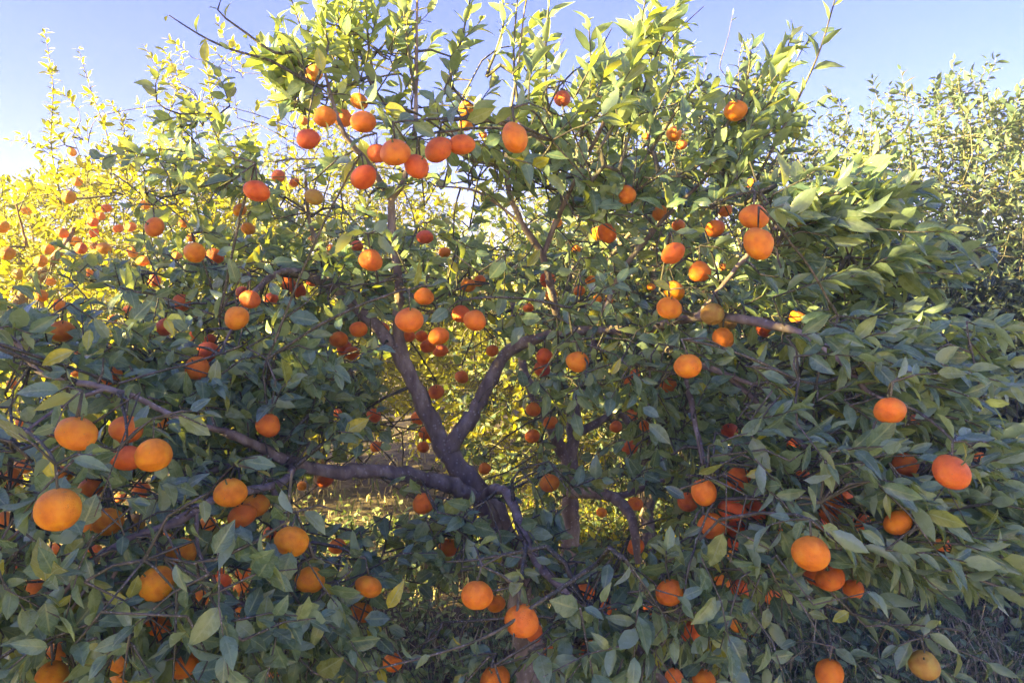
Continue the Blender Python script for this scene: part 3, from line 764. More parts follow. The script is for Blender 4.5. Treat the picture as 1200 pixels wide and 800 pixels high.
SH = [([(872, 240, 2.1), (905, 175, 2.05), (938, 110, 2.0), (962, 55, 1.97), (985, -25, 1.95)], .085, .06, .5),
      ([(350, 90, 2.2), (318, 72, 2.15), (270, 58, 2.1), (232, 40, 2.08), (198, 18, 2.05)], .055, .11, .8),
      ([(345, 60, 2.2), (322, 62, 2.12), (290, 40, 2.1), (255, 12, 2.05), (262, -10, 2.05)], .055, .10, .8),
      ([(440, 110, 2.3), (432, 50, 2.3), (425, -30, 2.3)], .075, .03, .5), ([(486, 110, 2.3), (476, 40, 2.25), (470, -30, 2.25)], .08, .03, .5), ([(520, 110, 2.4), (540, 50, 2.4), (556, -25, 2.4)], .085, .03, .5),
      ([(606, 120, 2.3), (602, 60, 2.3), (609, -30, 2.3)], .085, .03, .5), ([(640, 120, 2.2), (640, 40, 2.2), (648, -30, 2.2)], .09, .03, .5), ([(680, 160, 2.2), (692, 100, 2.15), (690, 25, 2.15)], .085, .03, .5),
      ([(725, 200, 2.1), (752, 110, 2.1), (790, 10, 2.05)], .095, .026, .45), ([(700, 180, 2.1), (735, 110, 2.1), (760, -20, 2.1)], .09, .028, .45), ([(760, 180, 2.1), (800, 120, 2.05), (830, 92, 2.05)], .08, .03, .5),
      ([(850, 150, 2.1), (872, 110, 2.1), (880, 60, 2.1)], .07, .035, .5), ([(880, 180, 2.2), (905, 110, 2.15), (928, 40, 2.15)], .075, .03, .5), ([(980, 215, 1.95), (1010, 195, 1.95), (1045, 165, 1.95)], .085, .03, .45),
      ([(340, 130, 2.3), (345, 80, 2.3), (335, 35, 2.3)], .075, .03, .6), ([(370, 100, 2.2), (385, 50, 2.2), (372, 20, 2.2)], .075, .03, .6), ([(570, 90, 2.3), (590, 30, 2.3), (585, -20, 2.3)], .08, .03, .5),
      ([(980, 330, 1.95), (1030, 310, 1.9), (1065, 292, 1.85)], .085, .028, .45), ([(990, 420, 1.9), (1040, 400, 1.85), (1068, 380, 1.85)], .085, .028, .45), ([(1050, 500, 1.75), (1110, 488, 1.7), (1150, 500, 1.7)], .08, .028, .5),
      ([(1100, 600, 1.7), (1160, 590, 1.65), (1215, 600, 1.65)], .085, .028, .5), ([(1030, 660, 1.65), (1110, 668, 1.6), (1180, 690, 1.6), (1230, 700, 1.6)], .08, .03, .6),
      ([(900, 640, 1.75), (950, 700, 1.7), (1040, 730, 1.65), (1120, 760, 1.62), (1190, 790, 1.6)], .07, .035, .7), ([(640, 640, 1.7), (560, 655, 1.7), (520, 658, 1.7)], .05, .12, .7),
      ([(700, 660, 1.6), (640, 700, 1.45), (560, 750, 1.38), (425, 788, 1.35)], .05, .3, .7), ([(616, 640, 1.7), (609, 690, 1.45), (600, 760, 1.4)], .06, .05, .8),
      ([(830, 560, 1.8), (820, 640, 1.65), (828, 700, 1.6), (832, 760, 1.6)], .075, .035, .7), ([(895, 520, 1.75), (905, 570, 1.6), (915, 620, 1.55)], .09, .035, .6)]
for P, leaf, spc, fl in SH:
    P3 = pth(*P); q, dist, r = main.near(P3[0])
    if dist > 0.02: main.twig([q, (q+P3[0])/2+[0, 0, .03], P3[0]], 0.007, 0.006, node=True)
    main.shoot(P3, leaf*1.2, min(spc*.62, .034), fl*1.1, r0=0.0055)
# a few bare dead twigs inside the crown
for k in range(46):
    q = main.nodes[rng.integers(0, len(main.nodes))]
    d = unit(rng.normal(0, 1, 3)+[0, -0.3, -0.1]); l = rng.uniform(.08, .22)
    main.twig([q, q+d*l*.5+rng.normal(0, .015, 3), q+d*l], .0026, .001)

# ------------------------------------------------------------------ fruit stalks
# stalks to the nearest wood, with a tuft of leaves at the top
for i in range(len(fp)):
    if fx[i] < 200 and fy[i] < 330 and FR[i][2] < 18: continue
    top = fp[i]+[0, 0, frr[i]*0.8]
    q, dist, r = main.near(top+[0, 0.02, 0.04])
    s0 = top+rng.normal(0, .006, 3)+[0, 0.005, 0.035]
    main.twig([q, (q+s0)/2+[0, 0, .05*dist], s0, top], 0.004, 0.0022, node=False, step=.04, stalk=True)
    for k in range(2):
        a = rng.uniform(0, 6.28)
        main.sprig(s0, np.array([math.cos(a), math.sin(a)*.6+.3, rng.uniform(-.3, .5)]), rng.uniform(.05, .1), .060, 4, droop=.2)

def visible_prune(Lf, rows=3, front_only=True):
    """leaves that would hang right in front of a fruit, or of a limb the photograph shows bare, are left out"""
    c = Lf['pos'] + unit(Lf['axis'])*Lf['len'][:, None]*0.55
    x, y, d = proj(c); keep = np.ones(len(x), bool); r = rng.random(len(x))
    hw = Lf['len']*0.33/np.maximum(d, .2)*F_PX
    ends = [proj(Lf['pos'] + unit(Lf['axis'])*Lf['len'][:, None]*t_)[:2] for t_ in (.3, .92)]
    for i in range(len(fp)):
        m = (np.abs(x-fx[i]) < 60) & (np.abs(y-fy[i]) < 60) & (d < fd[i]+0.02) & (d > 0.2)
        rr = np.hypot((x-fx[i]), (y-fy[i]))
        hid3 = np.zeros(len(x), bool)
        for (xx, yy) in ends: hid3 |= np.hypot(xx-fx[i], yy-fy[i]) < fr_px[i]*.85
        hid3 &= m & (r < .95)
        hid = m & (rr < fr_px[i]*0.92 + hw*0.6) & (r < 0.985)
        inside = (np.linalg.norm(c-fp[i], axis=1) < frr[i]*0.9)
        keep &= ~(hid | hid3 | inside)
    for P, R in main.show:
        px, py, pd = proj(P[::2]); pr = R[::2]/pd*F_PX
        for k in range(len(px)):
            m = (np.abs(x-px[k]) < 40) & (np.abs(y-py[k]) < 40) & (d < pd[k])
            keep &= ~(m & (np.hypot(x-px[k], y-py[k]) < pr[k]+hw*0.5) & (r < (0.93 if P[0][1] > P[-1][1]+.3 and P[-1][2] < 1.1 else 0.6)))
    keep &= ~((np.abs(c-CAM) < [0.5, 0.75, 0.6]).all(1))
    g = np.zeros(len(x), bool)
    for cx, cy, rx, ry, p in GAPS:
        g |= (((x-cx)/rx)**2+((y-cy)/ry)**2 < 0.8) & (r < p*0.92) & (d < 4.2)
    return keep & ~g

# ------------------------------------------------------------------ other trees of the orchard
def grow(base, h, rad, nspr, leaf, seed, low=0.25, shoots=10, lean=(0, 0), limb_r=0.05, nlv=9, wedge=None, shell=0.34):
    global rng
    keep_rng = rng; rng = np.random.default_rng(seed)
    t = Tree((base[0], base[1], 0)); b = t.base
    hz = (h+low)/2; cz = (h-low)/2
    fork = b+[lean[0]*.1, lean[1]*.1, 0.35]
    t.limb([b+[0, 0, -.05], b+[0, 0, .15], fork], [limb_r*1.5, limb_r*1.25, limb_r*1.1], 'trunk')
    nl = 5
    for k in range(nl):
        a = 2*math.pi*(k+rng.uniform(-.25, .25))/nl; e = rng.uniform(.45, .75)
        dx, dy = math.cos(a)*rad*e, math.sin(a)*rad*e
        t.limb([fork, fork+[dx*.35, dy*.35, h*.22], fork+[dx*.75+rng.normal(0, .08), dy*.75, h*.46], fork+[dx*1.0, dy*1.0, h*.68]], [limb_r*.8, limb_r*.62, limb_r*.42, limb_r*.16])
    # lumpy crown
    lob = unit(rng.normal(0, 1, (9, 3))); la = rng.uniform(.10, .30, 9)
    bs, dd = [], []
    while len(bs) < nspr:
        v = unit(rng.normal(0, 1, 3)); r = rng.uniform(0, 1)**shell
        k = 0.84 + float((la*np.clip((lob @ v-.5)*2, 0, 1)).sum())
        p = b + [v[0]*rad*k*r, v[1]*rad*k*r, hz+v[2]*cz*k*r]
        if p[2] < 0.15: continue
        if wedge and not wedge(p): continue
        bs.append(p); dd.append(unit(v+[0, 0, .45]+rng.normal(0, .4, 3)))
    t.connect(bs, 0.42, 0.012)
    for p, d in zip(bs, dd):
        t.sprig(p, d, rng.uniform(.12, .24), leaf, nlv, up=.5, out=unit(p-(b+[0, 0, hz])), flare=.75, droop=.08)
    for k in range(shoots):
        a = rng.uniform(0, 6.28); r = rng.uniform(.1, .8)*rad; p = b+[math.cos(a)*r, math.sin(a)*r, h*.80]
        L = rng.uniform(.25, .55)
        t.shoot([p, p+[rng.normal(0, .05), rng.normal(0, .05), L*.5], p+[rng.normal(0, .1), rng.normal(0, .1), L]], leaf*1.25, .017, .7)
    rng = keep_rng
    return t
def explicit_shoots(t, lst, leaf, sp_=.03):
    for P in lst:
        P3 = pth(*P); q, dist, r = t.near(P3[0])
        if dist > .02: t.twig([q, (q+P3[0])/2, P3[0]], .008, .006, node=True)
        t.shoot(P3, leaf*1.25, .012, .95, start=0.0, keep=.85)
        for k in range(int(len(P3)*3)):
            u = rng.random()**1.6*.8; j = u*(len(P3)-1); a = int(j); q = P3[a]*(1-j+a)+P3[min(a+1, len(P3)-1)]*(j-a)
            t.sprig(q, np.array([rng.normal(0, .6), rng.normal(0, .6), 1.0]), rng.uniform(.04, .09)*(1.1-u), leaf*1.05, 4)

TREES.append((main, 'mandarin_tree', 'large mandarin tree loaded with orange fruit filling the foreground', 'mandarin trees of the orchard', M_LEAF, M_BARK, M_TWIG, 3, 300))

# second tree close behind, its forked grey trunk seen through the gap
sec = Tree((*at(668, 800, 3.15)[:2], 0)); b = sec.base
sec.limb([b+[0, 0, -.05], b+[0, 0, .2], at(668, 650, 3.15), at(668, 580, 3.15), at(668, 540, 3.15)], [.07, .058, .052, .046, .046], 'trunk', show=True)
sec.limb(pth((668, 545, 3.15), (655, 520, 3.15), (640, 490, 3.1), (622, 455, 3.1), (612, 425, 3.15), (600, 350, 3.2), (590, 300, 3.3)), [.038, .034, .030, .026, .022, .014, .006], show=True)
sec.limb(pth((668, 545, 3.15), (672, 505, 3.15), (674, 480, 3.15), (684, 462, 3.15), (720, 478, 3.1), (745, 505, 3.1), (770, 540, 3.0)), [.038, .034, .031, .030, .022, .016, .008], show=True)
sec.limb(pth((674, 478, 3.15), (690, 440, 3.2), (700, 380, 3.3), (705, 320, 3.3), (745, 265, 3.2), (792, 210, 3.1)), [.028, .024, .019, .014, .010, .006], show=True)
sec.limb(pth((671, 512, 3.15), (690, 500, 3.15), (708, 490, 3.15), (760, 440, 3.2)), [.026, .023, .019, .010], show=True)
sec.limb(pth((668, 578, 3.14), (690, 577, 2.95), (718, 582, 2.8), (738, 602, 2.7), (745, 630, 2.62), (748, 660, 2.6)), [.030, .030, .028, .025, .020, .014], show=True)
sec.limb(pth((700, 578, 2.9), (730, 580, 2.85), (752, 572, 2.85), (790, 560, 2.85)), [.020, .018, .015, .006], show=True)
sb, sd = [], []
while len(sb) < 230:
    x = rng.normal(660, 190); y = rng.uniform(250, 640); d = rng.uniform(2.9, 3.9)
    if y > 520 and abs(x-690) < 120: continue
    if in_gap(x, y) : continue
    p = at(x, y, d)
    if p[2] > 2.3 or p[2] < .2: continue
    sb.append(p); sd.append(rng.normal(0, 1, 3)+[0, -.2, .4])
sec.connect(sb, .35)
for p, d in zip(sb, sd): sec.sprig(p, d, rng.uniform(.1, .2), .062, 9)
TREES.append((sec, 'mandarin_tree', 'smaller forked tree behind the big one, grey trunk seen through the gap', 'mandarin trees of the orchard', M_LEAF, M_BARK, M_TWIG, 3, 120))

# row beyond: left trees in the sun
L1 = grow((-3.15, 5.6), 2.7, 1.4, 1700, .066, 21, low=.2, shoots=8, limb_r=.045)
explicit_shoots(L1, [[(72, 240, 4.6), (60, 170, 4.6), (62, 100, 4.6), (52, 34, 4.6)], [(130, 230, 4.6), (128, 170, 4.6), (108, 110, 4.6), (92, 58, 4.6)], [(150, 230, 4.7), (145, 150, 4.7), (130, 120, 4.7)],
                     [(180, 220, 4.6), (192, 150, 4.6), (205, 110, 4.6), (192, 58, 4.6)], [(205, 200, 4.8), (215, 150, 4.8), (225, 110, 4.8)]], .062)
L1.limb(pth((10, 400, 4.5), (25, 350, 4.45), (50, 320, 4.4), (74, 290, 4.4), (90, 262, 4.5)), [.05, .045, .04, .028, .016], show=True, m=M_BARK_WARM)
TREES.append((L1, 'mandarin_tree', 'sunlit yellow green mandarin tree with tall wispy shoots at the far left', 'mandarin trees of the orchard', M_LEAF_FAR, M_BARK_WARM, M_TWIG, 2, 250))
L2 = grow((-1.6, 6.1), 2.8, 1.3, 1600, .066, 22, low=.2, shoots=14)
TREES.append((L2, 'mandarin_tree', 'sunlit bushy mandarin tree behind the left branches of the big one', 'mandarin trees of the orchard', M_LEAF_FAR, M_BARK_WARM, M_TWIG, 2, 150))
L3 = grow((0.25, 6.0), 2.15, 1.2, 1300, .066, 23, low=.2, shoots=9)
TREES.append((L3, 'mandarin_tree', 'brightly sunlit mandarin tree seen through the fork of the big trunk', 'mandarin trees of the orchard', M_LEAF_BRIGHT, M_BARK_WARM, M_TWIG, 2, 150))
L4 = grow((1.75, 6.1), 2.2, 1.1, 1000, .066, 24, low=.2, shoots=9)
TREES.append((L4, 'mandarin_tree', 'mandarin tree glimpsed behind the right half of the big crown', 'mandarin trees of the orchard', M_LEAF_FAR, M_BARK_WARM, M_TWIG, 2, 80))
C1 = grow((0.80, 4.3), 2.95, .88, 1700, .062, 28, low=.4, shoots=3)  # added behind the crown to block sun from the right-edge tree
TREES.append((C1, 'mandarin_tree', 'added mandarin tree behind the right half of the big crown, blocking sun from the right tree', 'mandarin trees of the orchard', M_LEAF_DARK, M_BARK, M_TWIG, 2, 100))
R0 = grow((2.4, 5.0), 1.95, .95, 1300, .066, 27, low=.2, shoots=3)
explicit_shoots(R0, [[(1018, 240, 4.6), (1020, 180, 4.6), (1022, 118, 4.6)], [(1000, 240, 4.7), (1008, 190, 4.7), (1012, 150, 4.7)], [(1068, 220, 4.6), (1066, 160, 4.6), (1062, 104, 4.6)]], .058)
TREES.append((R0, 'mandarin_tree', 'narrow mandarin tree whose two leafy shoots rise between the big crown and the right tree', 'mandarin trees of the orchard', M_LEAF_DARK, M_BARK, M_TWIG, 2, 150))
R1 = grow((3.45, 5.1), 2.6, 1.5, 4600, .076, 25, low=.15, shoots=6)
explicit_shoots(R1, [[(1130, 190, 4.6), (1128, 140, 4.6), (1122, 88, 4.6)], [(1160, 170, 4.6), (1152, 120, 4.6), (1148, 92, 4.6)], [(1195, 180, 4.6), (1190, 140, 4.6), (1196, 104, 4.6)], [(1100, 210, 4.6), (1102, 160, 4.6), (1095, 130, 4.6)]], .058)
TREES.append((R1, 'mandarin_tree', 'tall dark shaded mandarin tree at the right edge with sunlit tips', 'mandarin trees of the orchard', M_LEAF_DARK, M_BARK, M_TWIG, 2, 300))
L0 = grow((-4.9, 6.3), 2.5, 1.3, 1000, .066, 26, low=.2, shoots=6)
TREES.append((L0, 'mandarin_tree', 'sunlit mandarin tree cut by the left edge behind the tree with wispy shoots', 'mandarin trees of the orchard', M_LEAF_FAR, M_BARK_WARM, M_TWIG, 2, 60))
for k, (x, y, h, lab) in enumerate([(-6.2, 9.8, 2.6, 'far sunlit tree of the next row behind the far left trees'), (-3.2, 9.9, 2.7, 'far sunlit tree of the next row behind the wispy shoots'), (-0.6, 9.6, 2.3, 'far sunlit tree of the next row left of the big trunk'),
                                   (1.9, 9.9, 2.2, 'far sunlit tree of the next row behind the right half of the crown'), (4.6, 9.7, 2.3, 'far tree of the next row behind the pair of shoots on the right'), (7.4, 9.6, 2.5, 'far tree of the next row glimpsed at the right edge')]):
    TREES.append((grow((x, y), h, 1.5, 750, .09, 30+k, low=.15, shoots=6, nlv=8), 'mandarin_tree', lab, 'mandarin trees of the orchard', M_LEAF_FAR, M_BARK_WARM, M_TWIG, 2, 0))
# unseen orchard neighbours at left, sized to shade the crown; tallest added for that
ROW = [(-4.6, -0.55, 4.7), (-4.95, 1.35, 3.35), (-6.9, -1.5, 4.95)]
for k, (x, y, h) in enumerate(ROW):
    TREES.append((grow((x, y), h, 1.55, 1700, .13, 50+k, low=.15, shoots=5, nlv=8, shell=.8), 'mandarin_tree', ['very tall dense mandarin tree just left of the picture beside the viewer', 'lower dense mandarin tree just left of the picture beyond the very tall one', 'unseen tallest mandarin tree behind the other tall one, added for its shade'][k], 'tall trees left of the viewer', M_LEAF, M_BARK, M_TWIG, 2, 0))

# ------------------------------------------------------------------ write the trees
packs = []
for ti, (t, *_r) in enumerate(TREES):
    Lf = t.L.pack()
    if ti == 0:      # sunlit look of the crown top put into a yellower leaf tint
        top_sun = np.clip((Lf['pos'][:, 2]-1.95)/.4, 0, 1)*.75; Lf['tint'] = Lf['tint']*(1-top_sun)+top_sun*(.72+.25*Lf['tint'])
    if ti < 11:
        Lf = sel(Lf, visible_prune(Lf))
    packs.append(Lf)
# which leaves show largest: nearest in each small cell of the picture
allc = np.concatenate([p['pos']+unit(p['axis'])*p['len'][:, None]*.5 for p in packs]); tid = np.concatenate([np.full(len(p['len']), i) for i, p in enumerate(packs)])
lid = np.concatenate([np.arange(len(p['len'])) for p in packs]); ln = np.concatenate([p['len'] for p in packs]); nr = np.concatenate([unit(p['nrm']) for p in packs])
ax_, ay_, ad_ = proj(allc)
ok = (ax_ > 0) & (ax_ < 1200) & (ay_ > 0) & (ay_ < 800) & (ad_ > .5)
cell = (np.floor(ax_/9).astype(int), np.floor(ay_/9).astype(int))
zb = np.full((134, 90), 99.0); ii = np.where(ok)[0]
np.minimum.at(zb, (cell[0][ii], cell[1][ii]), ad_[ii])
vis = np.zeros(len(ok), bool); vis[ii] = ad_[ii] <= zb[cell[0][ii], cell[1][ii]]+0.06
facing = np.abs((nr*unit(allc-CAM)).sum(1)); area = (ln/np.maximum(ad_, .3))**2*(0.3+facing)
LEAF_ME = {}
def leaf_mesh(v, m):
    if (v, m.name) not in LEAF_ME:
        V, T, U = TPL[6][v]; LEAF_ME[(v, m.name)] = tri_mesh('leaf', V, T, m, U, np.zeros(len(V)))
    return LEAF_ME[(v, m.name)]
for ti, (t, name, label, group, lm, bk, tm, rows, want) in enumerate(TREES):
    Lf = packs[ti]; root = empty(name, t.base, label, 'tree', group)
    off = t.base
    for nm, tb, m in t.limbs: link(bpy.data.objects.new(nm, tb.mesh(nm, m or bk, off)), root)
    tw = link(bpy.data.objects.new('twigs', t.tw.mesh('twigs', tm, off)), root); tag(tw, kind='stuff')
    n = len(Lf['len']); ind = np.zeros(n, bool)
    if want:
        c = np.where((tid == ti) & vis)[0]; c = c[np.argsort(-area[c])][:want]; ind[lid[c]] = True
        A = unit(Lf['axis']); Nn = unit(Lf['nrm']-(Lf['nrm']*A).sum(1, keepdims=True)*A); X = np.cross(A, Nn)
        for i in np.where(ind)[0]:
            o = bpy.data.objects.new('leaf', leaf_mesh(int(Lf['var'][i]), lm)); s_ = Lf['len'][i]
            Mx = Matrix.Identity(4)
            for r_ in range(3):
                Mx[r_][0] = X[i][r_]*s_*Lf['wid'][i]; Mx[r_][1] = A[i][r_]*s_; Mx[r_][2] = Nn[i][r_]*s_; Mx[r_][3] = Lf['pos'][i][r_]-off[r_]
            link(o, root); o.matrix_basis = Mx
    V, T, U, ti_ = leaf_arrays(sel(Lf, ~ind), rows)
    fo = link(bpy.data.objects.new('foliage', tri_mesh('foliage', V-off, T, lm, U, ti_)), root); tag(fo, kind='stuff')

# a few bright yellow leaves, sun flecks put into their colour
M_LEAF_YEL = leaf_material('sunfleck_leaf', [(0.0, (0.50, 0.46, 0.04)), (0.5, (0.62, 0.58, 0.05)), (1.0, (0.46, 0.50, 0.06))], (0.55, 0.55, 0.10), ((0.6, 0.6, 0.03), (0.7, 0.7, 0.03), (0.7, 0.6, 0.03)), 0.35)
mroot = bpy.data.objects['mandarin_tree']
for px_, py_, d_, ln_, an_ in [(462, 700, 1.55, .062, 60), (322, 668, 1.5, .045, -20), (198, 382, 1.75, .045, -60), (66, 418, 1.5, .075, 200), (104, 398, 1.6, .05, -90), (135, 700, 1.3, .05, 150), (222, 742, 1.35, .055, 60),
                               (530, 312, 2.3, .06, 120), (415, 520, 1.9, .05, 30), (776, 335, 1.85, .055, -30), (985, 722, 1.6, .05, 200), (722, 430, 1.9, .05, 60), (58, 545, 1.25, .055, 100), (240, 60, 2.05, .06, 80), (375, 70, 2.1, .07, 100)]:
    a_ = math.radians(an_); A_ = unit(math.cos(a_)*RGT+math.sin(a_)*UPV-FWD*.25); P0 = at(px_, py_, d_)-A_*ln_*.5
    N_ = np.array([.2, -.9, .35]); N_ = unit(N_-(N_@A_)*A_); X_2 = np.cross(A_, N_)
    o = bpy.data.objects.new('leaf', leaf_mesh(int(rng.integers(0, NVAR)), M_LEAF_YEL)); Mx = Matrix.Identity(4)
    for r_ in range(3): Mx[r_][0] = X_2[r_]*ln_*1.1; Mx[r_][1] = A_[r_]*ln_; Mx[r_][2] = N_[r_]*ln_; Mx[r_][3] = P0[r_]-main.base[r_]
    link(o, mroot); o.matrix_basis = Mx; o['label'] = 'leaf coloured bright yellow as if sunlit'
# ------------------------------------------------------------------ mandarins
def fruit_mesh(seed):
    r_ = np.random.default_rng(seed); nu, nv = 26, 16; V = []; T = []
    h = r_.uniform(.72, .88); neck = r_.choice([0, .03, .08, .18]); lob = r_.uniform(.006, .022); lumps = [(unit(r_.normal(0, 1, 3)), r_.uniform(2.5, 5), r_.uniform(0, 6.28), r_.uniform(.004, .014)) for _ in range(7)]; ph = r_.random(4)*6.28; dent = r_.uniform(.0, .10); nlob = int(r_.integers(8, 11))
    for j in range(nv+1):
        th = math.pi*j/nv
        for i in range(nu):
            a = 2*math.pi*i/nu
            z = math.cos(th); s = math.sin(th)
            rr = 1 + lob*math.cos(nlob*a)*s*(abs(z)**.5) + .04*math.cos(2*a+ph[0])*s + .025*math.cos(3*a+ph[1])*s*s + dent*math.cos(a+ph[2])*z*s
            rr += sum(am*math.sin(fq*(s*math.cos(a)*n_[0]+s*math.sin(a)*n_[1]+z*n_[2])+p_) for n_, fq, p_, am in lumps)*min(1, s*3)
            zz = z*h + neck*max(0, z)**6 - .10*math.exp(-(s/.16)**2)*(1 if z > 0 else -.9)
            V.append((s*rr, 0, 0) if False else (s*rr*math.cos(a), s*rr*math.sin(a), zz))
    for j in range(nv):
        for i in range(nu):
            a = j*nu+i; b_ = j*nu+(i+1) % nu; c = a+nu; d = b_+nu
            if j > 0: T.append((a, c, b_))
            if j < nv-1: T.append((b_, c, d))
    return tri_mesh('mandarin', V, T, M_PEEL)
FM = [fruit_mesh(100+k) for k in range(12)]
def calyx_mesh():
    V = [(0, 0, .03)]; T = []
    for k in range(10):
        a = k*math.pi/5; r = .17 if k % 2 == 0 else .075; V.append((r*math.cos(a), r*math.sin(a), 0.0 if k % 2 == 0 else .02))
    for k in range(10): T.append((0, 1+k, 1+(k+1) % 10))
    n = len(V)
    for z, r in ((.01, .045), (.14, .035), (.30, .04)):
        for k in range(6): V.append((r*math.cos(k*math.pi/3)+z*.1, r*math.sin(k*math.pi/3), z))
    for j in range(2):
        for k in range(6):
            a = n+j*6+k; b_ = n+j*6+(k+1) % 6; T += [(a, b_, b_+6), (a, b_+6, a+6)]
    return tri_mesh('calyx', V, T, M_CALYX)
CAL = calyx_mesh()
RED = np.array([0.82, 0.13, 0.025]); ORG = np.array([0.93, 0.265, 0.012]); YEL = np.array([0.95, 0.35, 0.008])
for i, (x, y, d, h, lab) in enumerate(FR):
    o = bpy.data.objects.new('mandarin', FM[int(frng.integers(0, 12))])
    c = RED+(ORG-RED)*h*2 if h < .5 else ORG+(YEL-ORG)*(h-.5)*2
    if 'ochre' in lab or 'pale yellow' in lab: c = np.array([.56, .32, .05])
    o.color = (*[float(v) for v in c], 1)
    o.location = [float(v) for v in fp[i]]
    o.rotation_euler = (frng.normal(0, .42), frng.normal(0, .42), frng.uniform(0, 6.28))
    if 'rough skinned' in lab: o.rotation_euler = (0.3, 1.25, 0.2)
    if 'navel' in lab: o.rotation_euler = (2.2, 0.3, 0.2)
    if 'stem scar' in lab: o.rotation_euler = (0.9, 0, 0)
    s_ = float(frr[i]); o.scale = (s_, s_, s_*frng.uniform(.95, 1.08)*(1.15 if lab.startswith('tall') else 1))
    link(o); tag(o, lab, 'mandarin', 'mandarins hanging in the orchard trees')
    if d >= 17:
        k = bpy.data.objects.new('calyx', CAL); link(k, o); k.scale = (1.35, 1.35, 1.2); k.location = (0, 0, 0.72); k.rotation_euler = (0, 0, frng.uniform(0, 6))

# ------------------------------------------------------------------ ground, hill, grass, weeds
def gz(x, y): return 0.03*np.sin(x*1.3+.4)*np.cos(y*1.1)+0.02*np.sin(x*3.1+y*2.3)
xs = np.concatenate([-np.geomspace(12, 200, 18)[::-1], np.linspace(-11.5, 11.5, 93), np.geomspace(12, 200, 18)])
ys = np.concatenate([-np.geomspace(8, 120, 14)[::-1], np.linspace(-7.75, 16, 96), np.geomspace(17, 200, 22)])
X_, Y_ = np.meshgrid(xs, ys); Z_ = gz(X_, Y_)*(np.hypot(X_, Y_) < 20) + rng.normal(0, .006, X_.shape)*(np.hypot(X_, Y_) < 16)
V = np.stack([X_, Y_, Z_], -1).reshape(-1, 3); nx = len(xs); i0 = np.arange(len(ys)-1)[:, None]*nx; j0 = np.arange(nx-1)[None]
q = np.stack([i0+j0, i0+j0+1, i0+nx+j0+1, i0+nx+j0], -1).reshape(-1, 4)
g = link(bpy.data.objects.new('ground', tri_mesh('ground', V, np.vstack([q[:, [0, 1, 2]], q[:, [0, 2, 3]]]), M_SOIL))); tag(g, kind='structure')
# unseen pale dry-grass sheet around the viewer, added to bounce light onto the leaves
M_BOUNCE = flat_material('bounce_dry_grass', [(0.3, (0.30, 0.25, 0.15)), (0.5, (0.44, 0.37, 0.23)), (0.7, (0.54, 0.46, 0.30))], 30.0, 0.95, 0.03)
ax2 = np.linspace(-16, 16, 60); ay2 = np.linspace(-7.5, 1.0, 30); AX, AY = np.meshgrid(ax2, ay2)
AYw = AY + 0.18*np.sin(AX*1.7)*(np.abs(AY+3.25) > 4.2) + 0.1*np.sin(AX*4.1)*(np.abs(AY+3.25) > 4.2)
V = np.stack([AX, AYw, gz(AX, AYw)+.03], -1).reshape(-1, 3); nx = len(ax2); i0 = np.arange(len(ay2)-1)[:, None]*nx; j0 = np.arange(nx-1)[None]
q = np.stack([i0+j0, i0+j0+1, i0+nx+j0+1, i0+nx+j0], -1).reshape(-1, 4)
al = link(bpy.data.objects.new('path', tri_mesh('path', V, np.vstack([q[:, [0, 1, 2]], q[:, [0, 2, 3]]]), M_BOUNCE))); tag(al, kind='structure')
# bare hill on the skyline
hx = np.linspace(-110, 120, 160); hy = np.linspace(0, 1, 14); HX, HY = np.meshgrid(hx, hy)
ridge = 2.6 + 1.5*np.exp(-((hx-16)/16)**2) + 0.9*np.exp(-((hx+4)/8)**2) - 1.5*np.exp(-((hx+60)/40)**2) + .3*np.sin(hx*.2) + .2*np.sin(hx*.5+1)
HZ = ridge[None]*np.sin(HY*math.pi/2)**1.2 + rng.normal(0, .05, HX.shape)*(HY > 0)
V = np.stack([HX, 30+HY*10, HZ-.3], -1).reshape(-1, 3); nx = len(hx); i0 = np.arange(len(hy)-1)[:, None]*nx; j0 = np.arange(nx-1)[None]
q = np.stack([i0+j0, i0+j0+1, i0+nx+j0+1, i0+nx+j0], -1).reshape(-1, 4); T = np.vstack([q[:, [0, 1, 2]], q[:, [0, 2, 3]]])
# back slope closes the ridge
n0 = len(V); Vb = np.stack([hx, np.full_like(hx, 70), np.full_like(hx, -.5)], -1); V = np.vstack([V, Vb]); j = np.arange(nx-1); a = (len(hy)-1)*nx+j
T = np.vstack([T, np.stack([a, a+1, n0+j+1], -1), np.stack([a, n0+j+1, n0+j], -1)])
hl = link(bpy.data.objects.new('hill', tri_mesh('hill', V, T, M_HILL))); tag(hl, kind='structure')

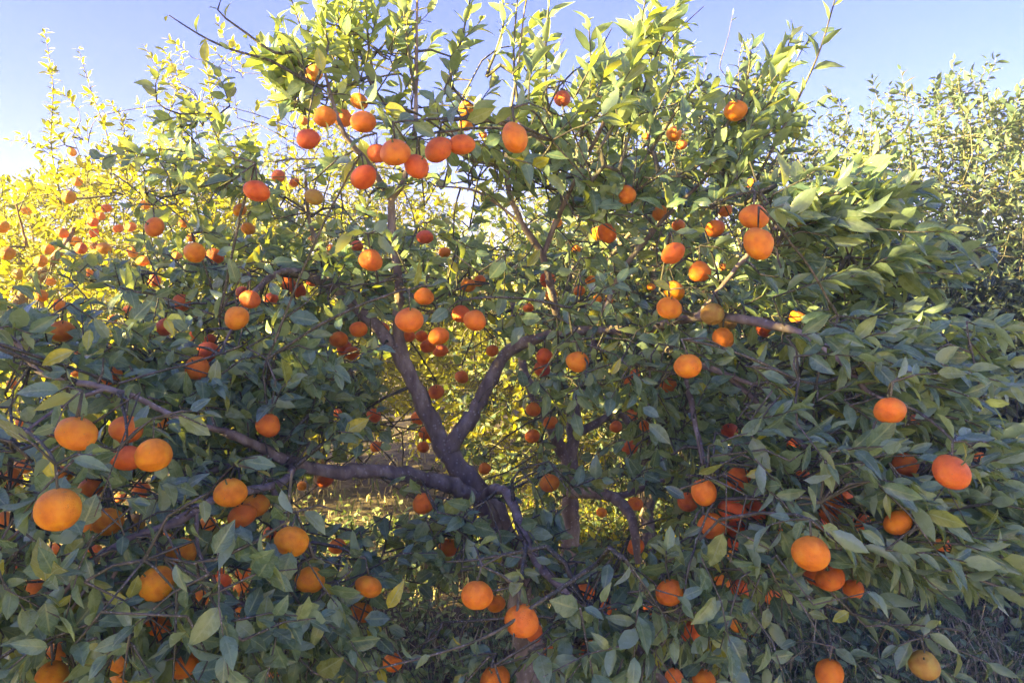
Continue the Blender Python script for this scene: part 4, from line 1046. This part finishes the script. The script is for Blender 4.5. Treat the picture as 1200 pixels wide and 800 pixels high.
def blades(n, xr, yr, hh, straw, seed, wb=.003):
    r_ = np.random.default_rng(seed)
    x = r_.uniform(*xr, n); y = yr[0]+(yr[1]-yr[0])*r_.random(n)**1.3
    cl = np.sin(x*2.1+np.sin(y*1.7)*2)+np.sin(y*2.7+x*.8); hmul = .55+.5*np.clip(cl*.5+.5, 0, 1)
    H = hh*hmul*r_.uniform(.4, 1.2, n); a = r_.uniform(0, 6.28, n); le = r_.uniform(.2, 1.0, n)*H
    w = wb*r_.uniform(.6, 1.4, n)*(1+y*.12); b0 = np.stack([x, y, gz(x, y)-.01], -1); d = np.stack([np.cos(a), np.sin(a), 0*a], -1); sd_ = np.stack([-np.sin(a), np.cos(a), 0*a], -1)
    tt = r_.uniform(0, 6.28, n); sd_ = np.stack([np.cos(tt), np.sin(tt), 0*a], -1)
    P = [b0-sd_*w[:, None], b0+sd_*w[:, None]]
    m1 = b0+d*(le*.3)[:, None]; m1[:, 2] += H*.55; m2 = b0+d*le[:, None]; m2[:, 2] += H*r_.uniform(.5, 1.0, n)
    P += [m1-sd_*w[:, None]*.7, m1+sd_*w[:, None]*.7, m2]
    V = np.stack(P, 1).reshape(-1, 3); k = (np.arange(n)*5)[:, None, None]; T = (np.array([[0, 1, 3], [0, 3, 2], [2, 3, 4]])[None]+k).reshape(-1, 3)
    ti_ = np.where(r_.random(n) < straw, r_.uniform(0, .45, n), r_.uniform(.58, 1, n)); return V, T, np.repeat(ti_, 5)
for nm, args in (('dry_grass', (15000, (-3.2, 5.0), (1.9, 4.5), .20, .7, 71)), ('dry_grass', (9000, (.3, 3.8), (2.0, 4.2), .32, .6, 72)), ('green_grass', (9000, (-4.5, 5.5), (2.2, 9.0), .15, .55, 73, .004))):
    V, T, ti_ = blades(*args); o = link(bpy.data.objects.new(nm, tri_mesh(nm, V, T, M_STRAW, None, ti_))); tag(o, kind='stuff')
# low broadleaved weeds
def weeds(n, xr, yr, h, leaf, seed, mate, fn=None):
    global rng
    kr = rng; rng = np.random.default_rng(seed); t = Tree((0, 0, 0)); t.nodes = np.zeros((1, 3)); t.nrad = np.array([.01])
    for k in range(n):
        x = rng.uniform(*xr); y = rng.uniform(*yr)
        if fn and not fn(x, y): continue
        hh = h*rng.uniform(.4, 1.2); p = np.array([x, y, float(gz(x, y))]); d = np.array([rng.normal(0, .35), rng.normal(0, .35), 1.0])
        t.sprig(p, d*hh/np.linalg.norm(d), hh, leaf, int(rng.integers(5, 10)), up=1.0, flare=1.1, wid=1.5)
    Lf = t.L.pack(); V, T, U, ti_ = leaf_arrays(Lf, 2); nv = len(V)
    o = link(bpy.data.objects.new('weeds', tri_mesh('weeds', V, T, mate, U, ti_))); tag(o, kind='stuff')
    s_ = link(bpy.data.objects.new('weed_stems', t.tw.mesh('weed_stems', M_TWIG, np.zeros(3)))); tag(s_, kind='stuff')
    rng = kr
weeds(1900, (-2.4, 1.8), (2.0, 5.0), .24, .042, 81, M_WEED)
weeds(2600, (0.4, 5.2), (2.2, 6.0), .34, .05, 82, M_WEED)
weeds(420, (-.2, 2.2), (4.0, 6.0), .42, .05, 83, M_LEAF_BRIGHT)

# fallen leaves on the soil under the trees
M_LITTER = leaf_material('fallen_leaf', [(0.0, (0.16, 0.10, 0.05)), (0.5, (0.30, 0.21, 0.10)), (1.0, (0.42, 0.34, 0.12))], (0.25, 0.18, 0.10), ((0.2, 0.1, 0.02), (0.3, 0.2, 0.03), (0.4, 0.3, 0.04)), 0.1, 0.6, 0.2)
fl = Leaves()
for _ in range(2600):
    x_, y_2 = rng.uniform(-4, 5), rng.uniform(1.6, 7.5); a_ = rng.uniform(0, 6.28)
    fl.add([x_, y_2, float(gz(x_, y_2))+rng.uniform(.01, .03)], [math.cos(a_), math.sin(a_), rng.normal(0, .2)], unit(np.array([rng.normal(0, .35), rng.normal(0, .35), 1.0])), rng.uniform(.05, .08))
V, T, U, ti_ = leaf_arrays(fl.pack(), 2)
tag(link(bpy.data.objects.new('fallen_leaves', tri_mesh('fallen_leaves', V, T, M_LITTER, U, ti_))), kind='stuff')
# ------------------------------------------------------------------ evening haze
HX0, HX1, HY0, HY1, HZ0, HZ1 = -205, 205, -125, 205, -1.6, 5.6
V = np.array([(x, y, z) for z in (HZ0, HZ1) for y in (HY0, HY1) for x in (HX0, HX1)], float)
T = [(0, 2, 3), (0, 3, 1), (4, 5, 7), (4, 7, 6), (0, 1, 5), (0, 5, 4), (2, 6, 7), (2, 7, 3), (0, 4, 6), (0, 6, 2), (1, 3, 7), (1, 7, 5)]
hm, hnt, hout = mat('haze_air'); pv = hnt.nodes.new('ShaderNodeVolumePrincipled')
pv.inputs['Color'].default_value = (0.72, 0.84, 1.0, 1); pv.inputs['Density'].default_value = 0.008; pv.inputs['Anisotropy'].default_value = 0.0
hnt.links.new(pv.outputs[0], hout.inputs['Volume'])
hz_me = tri_mesh('haze', V, T, hm); hz_me.polygons.foreach_set('use_smooth', np.zeros(12, bool))
tag(link(bpy.data.objects.new('haze', hz_me)), kind='stuff')
